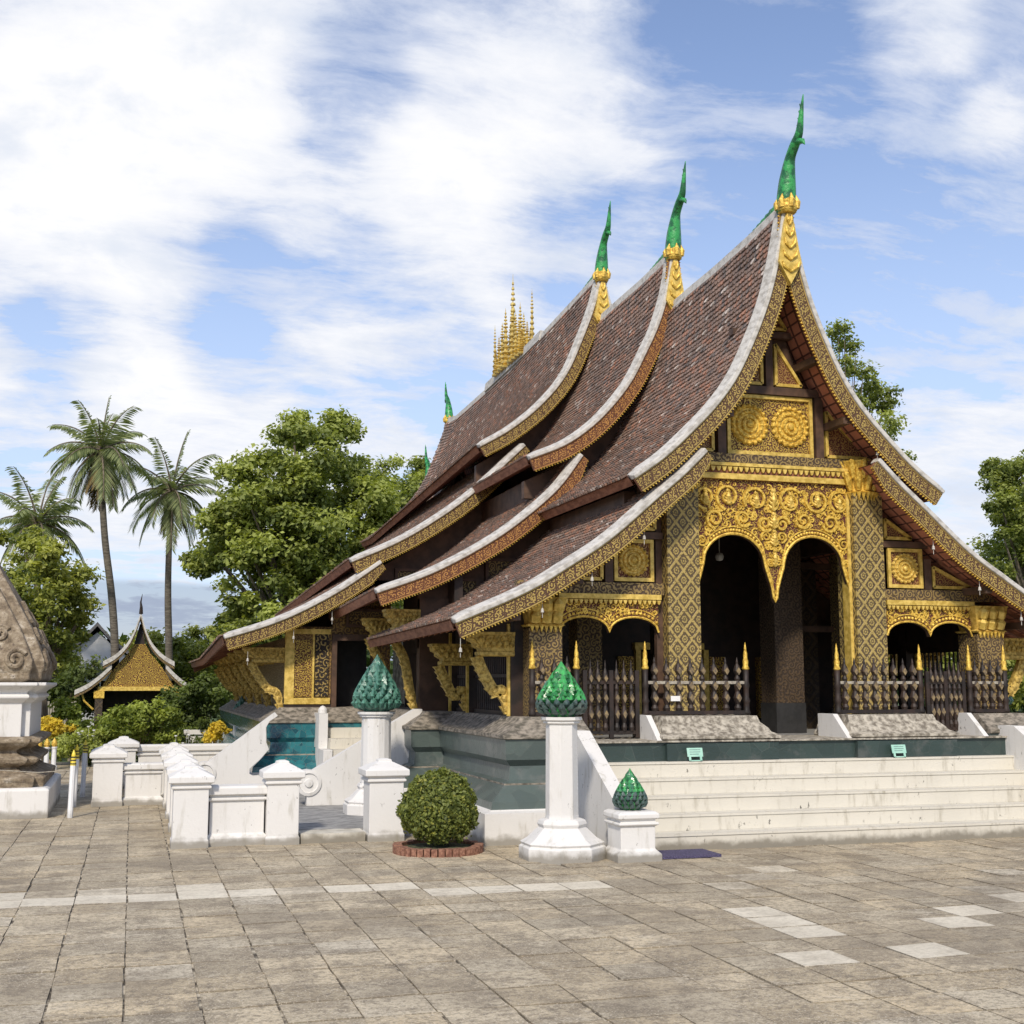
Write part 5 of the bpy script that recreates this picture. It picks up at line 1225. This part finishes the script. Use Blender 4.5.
for s_ in (-1, 1):
    mb = MB(); mb.loft([[(q[0], yy, q[1]+dz) for yy, dz in ((46.7, 0), (51.2, 0), (51.2, .14), (46.7, .14))] for q in ((HX, 3.72), (HX+s_*.5, 3.15), (HX+s_*1.3, 2.55))]); hb.part(mb, 'roof', 'greytile')
mb = MB(); mb.box(HX-2.0, HX+1.2, 46.2, 47, 2.25, 2.38); hb.part(mb, 'eave', 'capwhite')
mb = MB()
for k in range(20): mb.box(-2.9+k*.075, -2.84+k*.075, 36.0, 36.04, 0, 1.22+.03*math.sin(k*2.1))
single(mb, 'fence', 'rope', (-2, 36, 0), 'grey picket fence behind the croton plants left of the chapel', 'fence')
# far low wall
mb = MB(); mb.box(1.2, 3.2, 29.6, 29.8, -.02, .58); mb.box(1.15, 3.25, 29.55, 29.85, .58, .68); single(mb, 'wall', 'white', (2.2, 29.7, 0), 'distant low white wall beside the yellow croton near the hall', 'wall')
mb = MB(); mb.box(2.07, 2.37, 27.2, 27.5, -.02, .90)
mb.box(2.04, 2.40, 27.17, 27.53, .90, .96); ob = single(mb, 'pedestal', 'white', (2.22, 27.3, 0), 'small white pedestal carrying a green lotus beside the hall eaves', 'pedestal')
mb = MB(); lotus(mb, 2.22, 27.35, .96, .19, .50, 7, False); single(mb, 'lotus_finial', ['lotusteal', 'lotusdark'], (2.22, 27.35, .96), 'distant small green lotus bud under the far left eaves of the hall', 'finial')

# ------------------------------------------------------------------ plants and trees
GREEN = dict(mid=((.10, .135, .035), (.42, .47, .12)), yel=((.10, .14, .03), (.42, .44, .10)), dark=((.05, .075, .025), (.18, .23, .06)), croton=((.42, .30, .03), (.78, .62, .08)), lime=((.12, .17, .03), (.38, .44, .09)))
def tree(name, label, cat, x, y, zt, blobs, pal, leaf=.12, dens=240, group=None, trunk_r=.25, rng=None, z0=0., clump=.55, flat=.7, trunkx=None):
    rng = rng or np.random.default_rng(int(abs(x*31+y*17+zt*7))+1)
    o = root(name, (x, y, z0), label, cat, group)
    cs, ns, cols = [], [], []; lo, hi = map(np.array, GREEN[pal]); tips = []
    for (bx_, by_, bz_, br_, bh_) in blobs:
        clump_ = clump*.72; nc = max(7, int(4.2*(br_/clump)**2*max(1, bh_/br_)))
        dv = sph(nc, rng); rr_ = rng.uniform(.35, 1., nc)**.5
        cc = np.stack([bx_+dv[:, 0]*rr_*br_, by_+dv[:, 1]*rr_*br_, bz_+dv[:, 2]*rr_*bh_], 1)
        for c in cc:
            n_ = int(dens*1.0*rng.uniform(.5, 1.4)); cr_ = clump_*rng.uniform(.6, 1.4); d_ = sph(n_, rng); q = rng.uniform(.15, 1.15, n_)[:, None]
            p_ = c+d_*q*cr_*np.array([1, 1, flat]); cs.append(p_); ns.append(d_*.5+np.array([0, 0, .7]))
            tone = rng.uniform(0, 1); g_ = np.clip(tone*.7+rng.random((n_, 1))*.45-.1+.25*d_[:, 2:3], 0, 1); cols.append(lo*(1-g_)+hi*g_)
        tips += [tuple(c) for c in cc[::3]]
    C_ = np.concatenate(cs); 
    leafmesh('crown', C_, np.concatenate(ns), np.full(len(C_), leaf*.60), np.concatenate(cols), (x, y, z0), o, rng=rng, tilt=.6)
    mb = MB(); tx = trunkx if trunkx is not None else x
    if trunk_r:
        zf = min(b_[2] for b_ in blobs)
        fork = Vector((tx, y, max(z0+.3, zf*.75)))
        mb.tube([(tx, y, z0-.05), (tx+.05, y, (z0+fork.z)/2), tuple(fork)], [trunk_r*1.3, trunk_r, trunk_r*.8], 9)
        for k, tp in enumerate(tips[:34]):
            v = Vector(tp); mid = fork.lerp(v, .5)+Vector((0, 0, .25*rng.uniform(-1, 1)))
            mb.tube([tuple(fork), tuple(mid), tuple(v)], [trunk_r*.42, trunk_r*.22, trunk_r*.06], 5)
        mb.build('trunk', 'bark', o, (x, y, z0))
    return o
def at(px, py, y):       # world point at depth y for placing distant planting, from field notes
    d = dirpx(px, py); k = y/d.y; return Vector((d.x*k, y, CAMH+d.z*k))
def blobs(lst, y, jy=1.5):
    out = []
    for i, (px, py, rpx, hpx) in enumerate(lst):
        yy = y+jy*((i*37 % 7)/3.5-1); p = at(px, py, yy); s_ = yy*1.045/1262; out.append((p.x, yy, p.z, rpx*s_, hpx*s_))
    return out
# big spreading tree left of the temple
B = blobs([(250, 500, 34, 26), (237, 622, 24, 26), (222, 545, 20, 14), (300, 430, 26, 16), (260, 570, 40, 30), (320, 560, 60, 50), (350, 470, 24, 24), (310, 450, 34, 26), (270, 480, 46, 30), (330, 490, 46, 34), (235, 545, 34, 22), (280, 540, 50, 32), (345, 545, 50, 36), (250, 600, 26, 26), (290, 610, 48, 40), (340, 600, 46, 40), (365, 500, 30, 30), (300, 650, 60, 26), (225, 520, 16, 12), (335, 430, 20, 14), (390, 545, 30, 40), (300, 520, 60, 50), (380, 500, 26, 34), (392, 520, 40, 44), (205, 560, 16, 12)], 42, 2.2)
tree('broadleaf_tree', 'large spreading green tree left of the temple roofs', 'tree', at(310, 640, 42).x, 42, 10, B, 'mid', .15, 260, 'trees around the temple', .35, clump=.7)
B = blobs([(395, 480, 28, 24), (410, 510, 34, 34), (385, 540, 34, 30), (425, 470, 20, 14), (370, 580, 40, 40)], 50, 1.5)
tree('broadleaf_tree', 'tree with feathery crown showing behind the big tree beside the rear finials', 'tree', at(400, 600, 50).x, 50, 9, B, 'mid', .14, 230, 'trees around the temple', .3, clump=.7)
B = blobs([(30, 600, 40, 34), (62, 580, 22, 26), (15, 560, 30, 30), (60, 630, 28, 26), (25, 650, 46, 26), (75, 605, 14, 16), (5, 640, 30, 40), (45, 560, 24, 20)], 31, 1.2)
tree('broadleaf_tree', 'leafy tree with bright yellowish leaves behind the stupa', 'tree', at(40, 690, 31).x, 31, 5, B, 'yel', .10, 240, 'trees around the temple', .16, clump=.45)
B = blobs([(180, 655, 34, 16), (150, 650, 26, 14), (215, 660, 34, 26), (190, 690, 40, 20), (235, 640, 24, 24), (225, 700, 30, 16), (205, 640, 20, 10), (110, 660, 24, 14), (90, 655, 24, 18), (140, 690, 30, 14)], 52, 2)
tree('broadleaf_tree', 'low spreading trees right behind the small chapel', 'tree', at(190, 700, 52).x, 52, 5, B, 'yel', .15, 230, 'trees around the temple', .2, clump=.7)
B = blobs([(210, 690, 24, 18), (190, 705, 24, 16), (225, 715, 18, 14), (200, 725, 28, 14), (180, 720, 18, 16)], 37, 1)
tree('tree', 'dark shrubby tree between the chapel and the hall eaves', 'tree', at(205, 725, 37).x, 37, 3, B, 'dark', .11, 230, 'trees around the temple', .1, clump=.45)
B = blobs([(60, 690, 36, 20), (95, 700, 16, 12), (30, 700, 30, 20), (75, 670, 20, 14)], 43, 1)
tree('tree', 'dark tree filling the gap between the stupa and the small chapel', 'tree', at(65, 720, 43).x, 43, 3, B, 'dark', .13, 230, 'trees around the temple', .12, clump=.5)
B = blobs([(1005, 520, 26, 26), (1020, 480, 24, 26), (1000, 470, 14, 14), (1020, 560, 30, 34), (1035, 520, 40, 60), (1010, 500, 34, 30), (1000, 550, 30, 30), (1040, 470, 36, 30), (1045, 540, 50, 50), (1025, 590, 40, 40), (1060, 620, 50, 50), (990, 570, 16, 14)], 34, 1.5)
tree('broadleaf_tree', 'tall green tree at the right edge of the photo', 'tree', at(1040, 640, 34).x, 34, 8, B, 'mid', .11, 240, 'trees around the temple', .3, clump=.55)
B = blobs([(840, 335, 12, 12), (858, 385, 26, 26), (880, 400, 20, 10), (862, 440, 34, 20), (850, 360, 22, 22), (875, 385, 26, 14), (860, 410, 26, 26), (885, 425, 24, 12), (845, 440, 30, 30), (870, 470, 30, 30), (830, 400, 30, 40), (900, 460, 12, 10)], 38, 1.2)
tree('broadleaf_tree', 'tree whose loose crown shows beyond the right slope of the highest gable', 'tree', at(850, 600, 38).x, 38, 10, B, 'mid', .12, 85, 'trees around the temple', .16, clump=.5)
B = blobs([(1015, 680, 30, 30), (960, 660, 30, 30), (930, 650, 26, 26), (1000, 640, 30, 30), (900, 660, 30, 26), (1050, 660, 40, 40)], 30, 1)
tree('tree', 'dark greenery seen through the right aisle bay of the porch', 'tree', at(980, 700, 30).x, 30, 4, B, 'yel', .11, 220, 'trees around the temple', .12, clump=.5)
# bushes in the garden
def bushes(name, label, lst, y, pal, leaf, group=None, dens=150, clump=.25):
    B = blobs(lst, y, .5); x = sum(b_[0] for b_ in B)/len(B); return tree(name, label, 'bush', x, y, 0, B, pal, leaf, dens, group, .04, clump=clump)
bushes('bush', 'large bright green bush in front of the small chapel', [(130, 722, 24, 18), (152, 714, 22, 14), (115, 730, 18, 14), (140, 742, 34, 14), (168, 728, 14, 14)], 29, 'lime', .075)
bushes('bush', 'dark bush between the chapel and the yellow croton', [(195, 735, 16, 14), (180, 745, 14, 10), (225, 730, 10, 12)], 30, 'dark', .07)
bushes('croton', 'yellow leaved croton beside the far low wall near the hall', [(219, 733, 9, 7), (212, 736, 6, 5)], 25.5, 'croton', .06, 'yellow crotons', 130, .16)
bushes('croton', 'orange yellow croton behind the gold tipped bollards', [(50, 727, 14, 8), (62, 730, 10, 8), (42, 725, 8, 8)], 29.5, 'croton', .07, 'yellow crotons', 130, .18)
bushes('bush', 'yellow green bush behind the orange croton', [(70, 718, 14, 8), (62, 710, 10, 6), (80, 730, 12, 10)], 31, 'lime', .08)
bushes('bush', 'dark low plants between the banded posts and the courtyard piers', [(78, 745, 18, 12), (95, 740, 16, 12), (60, 748, 12, 8), (88, 755, 12, 8)], 28.5, 'mid', .07)
mb = MB()
for k in range(16):
    p = at(random.choice((84, 92, 80, 188, 178))+random.uniform(-5, 5), random.uniform(726, 748), 27.8); mb.lathe(p.x, p.y, [(.005, 0), (.03, .015), (.035, .03), (.01, .035)], 6, z0=p.z)
    mb.tube([tuple(p), (p.x, p.y+.1, 0)], .002, 4)
single(mb, 'flowers', 'whitec', (-.9, 27.8, 0), 'scattered white flowers among the garden bushes', 'flower')['kind'] = 'stuff'
# background hedge line beyond everything
rngh = np.random.default_rng(4); cs, ns, cols = [], [], []
for k in range(360):
    px = rngh.uniform(-700, 2400); a = at(px, 684, 1.0); ang = math.atan2(a.x, a.y); dist = rngh.uniform(70, 95)
    c = np.array([math.sin(ang)*dist, math.cos(ang)*dist, rngh.uniform(.5, 3.6)]); n_ = 150; d_ = sph(n_, rngh)
    cs.append(c+d_*rngh.uniform(.5, 1.05, n_)[:, None]*np.array([2.2, 2.2, 1.7])); ns.append(d_*.6+np.array([0, 0, .6])); g_ = np.clip(rngh.uniform(0, .6)+rngh.random((n_, 1))*.4, 0, 1); cols.append(np.array([.03, .06, .02])*(1-g_)+np.array([.11, .16, .05])*g_)
C_ = np.concatenate(cs); o = leafmesh('distant_wood', C_, np.concatenate(ns), np.full(len(C_), .42), np.concatenate(cols), (0, 0, 0), rng=rngh); tag(o, 'distant belt of trees behind the temple grounds', 'wood', kind='stuff')

# coconut palms
def palm(label, pxc, pyc, y, trunk_px, rpx, nf=24, seed=1, dead=6):
    rg = random.Random(seed); c = at(pxc, pyc, y); s_ = y*1.045/1262; Rr = rpx*s_
    base = at(trunk_px[0][0], 684, y); loc = (base.x, y, 0)
    t_ = T('palm_tree', loc, label, 'palm tree', 'coconut palms')
    pts = [(base.x, y, -.05)]+[tuple(at(a, b, y)) for a, b in trunk_px]+[tuple(c)]
    P3 = cr(pts, 5); mb = MB(); mb.tube([tuple(p) for p in P3], [.145-.055*k/len(P3) for k in range(len(P3))], 9); t_.part(mb, 'trunk', 'palmbark', smooth=True)
    cv, cc = [], []
    mbr = MB()
    for k in range(nf+dead):
        az = 2*PI*(k*.618)+rg.uniform(-.2, .2)
        if k < nf: el = R(80-118*(k/nf)+rg.uniform(-8, 8)); L = Rr*rg.uniform(1.0, 1.25); droop = .55+.5*(k/nf)
        else: el = R(rg.uniform(-75, -55)); L = Rr*rg.uniform(.7, 1.0); droop = .3
        n_ = 26; rach = []; d = Vector((math.cos(az)*math.cos(el), math.sin(az)*math.cos(el), math.sin(el))); p = Vector(c); 
        for i in range(n_+1):
            rach.append(p.copy()); d = (d+Vector((0, 0, -droop*2.1/n_))).normalized() if d.z > -.97 else d; p = p+d*(L/n_)
        mbr.tube([tuple(q) for q in rach[::2]], [.035*(1-i/n_)+.008 for i in range(0, n_+1, 2)], 4)
        for i in range(3, n_+1):
            q = i/n_; ll = L*.30*math.sin(min(1, q*1.15+.12)*PI*.86)+.06; dr = (rach[i]-rach[i-1]).normalized(); sd_ = dr.cross(Vector((0, 0, 1)))
            if sd_.length < .1: sd_ = Vector((math.sin(az), -math.cos(az), 0))
            sd_.normalize()
            for sg in (-1, 1):
                for sub in (0, .5):
                    b_ = rach[i]-dr*sub*(L/n_); tp = b_+(sd_*sg*.72+dr*.55+Vector((0, 0, -.42-.3*rg.random()))).normalized()*ll*rg.uniform(.85, 1.1)
                    w_ = dr*.026; mid = b_.lerp(tp, .55)+Vector((0, 0, .03*ll))
                    cv.append((b_-w_*.6, mid-w_, tp, mid+w_))
                    g_ = rg.random(); base_c = ((.10, .14, .06), (.36, .40, .19)) if k < nf else ((.16, .11, .04), (.26, .19, .09))
                    cc.append(tuple(base_c[0][u]*(1-g_)+base_c[1][u]*g_ for u in range(3)))
    mb = MB()
    for q, col_ in zip(cv, cc): mb.face([tuple(v) for v in q], 0, None, col_)
    fr = t_.part(mb, 'fronds', 'leaf'); t_.part(mbr, 'frond_stalks', 'bark', fr)
    mb = MB()
    for k in range(9):
        a = k*.7; mb.lathe(c.x+.28*math.cos(a), c.y+.28*math.sin(a), [(.01, 0), (.11, .07), (.13, .15), (.09, .25), (.01, .3)], 8, z0=c.z-.65+.15*(k % 3))
    t_.part(mb, 'coconuts', 'bark', smooth=True)
palm('tallest coconut palm with shaggy dead fronds, middle of the three', 101, 452, 44, [(115, 660), (112, 600), (105, 540), (102, 490)], 52, 26, 2, 12)
palm('slender coconut palm with open fronds, right of the three', 172, 492, 46, [(169, 660), (168, 600), (169, 550)], 50, 20, 5, 4)
palm('shorter coconut palm rising from the foliage, left of the three', 38, 525, 42, [(36, 660), (37, 600)], 48, 22, 9, 3)
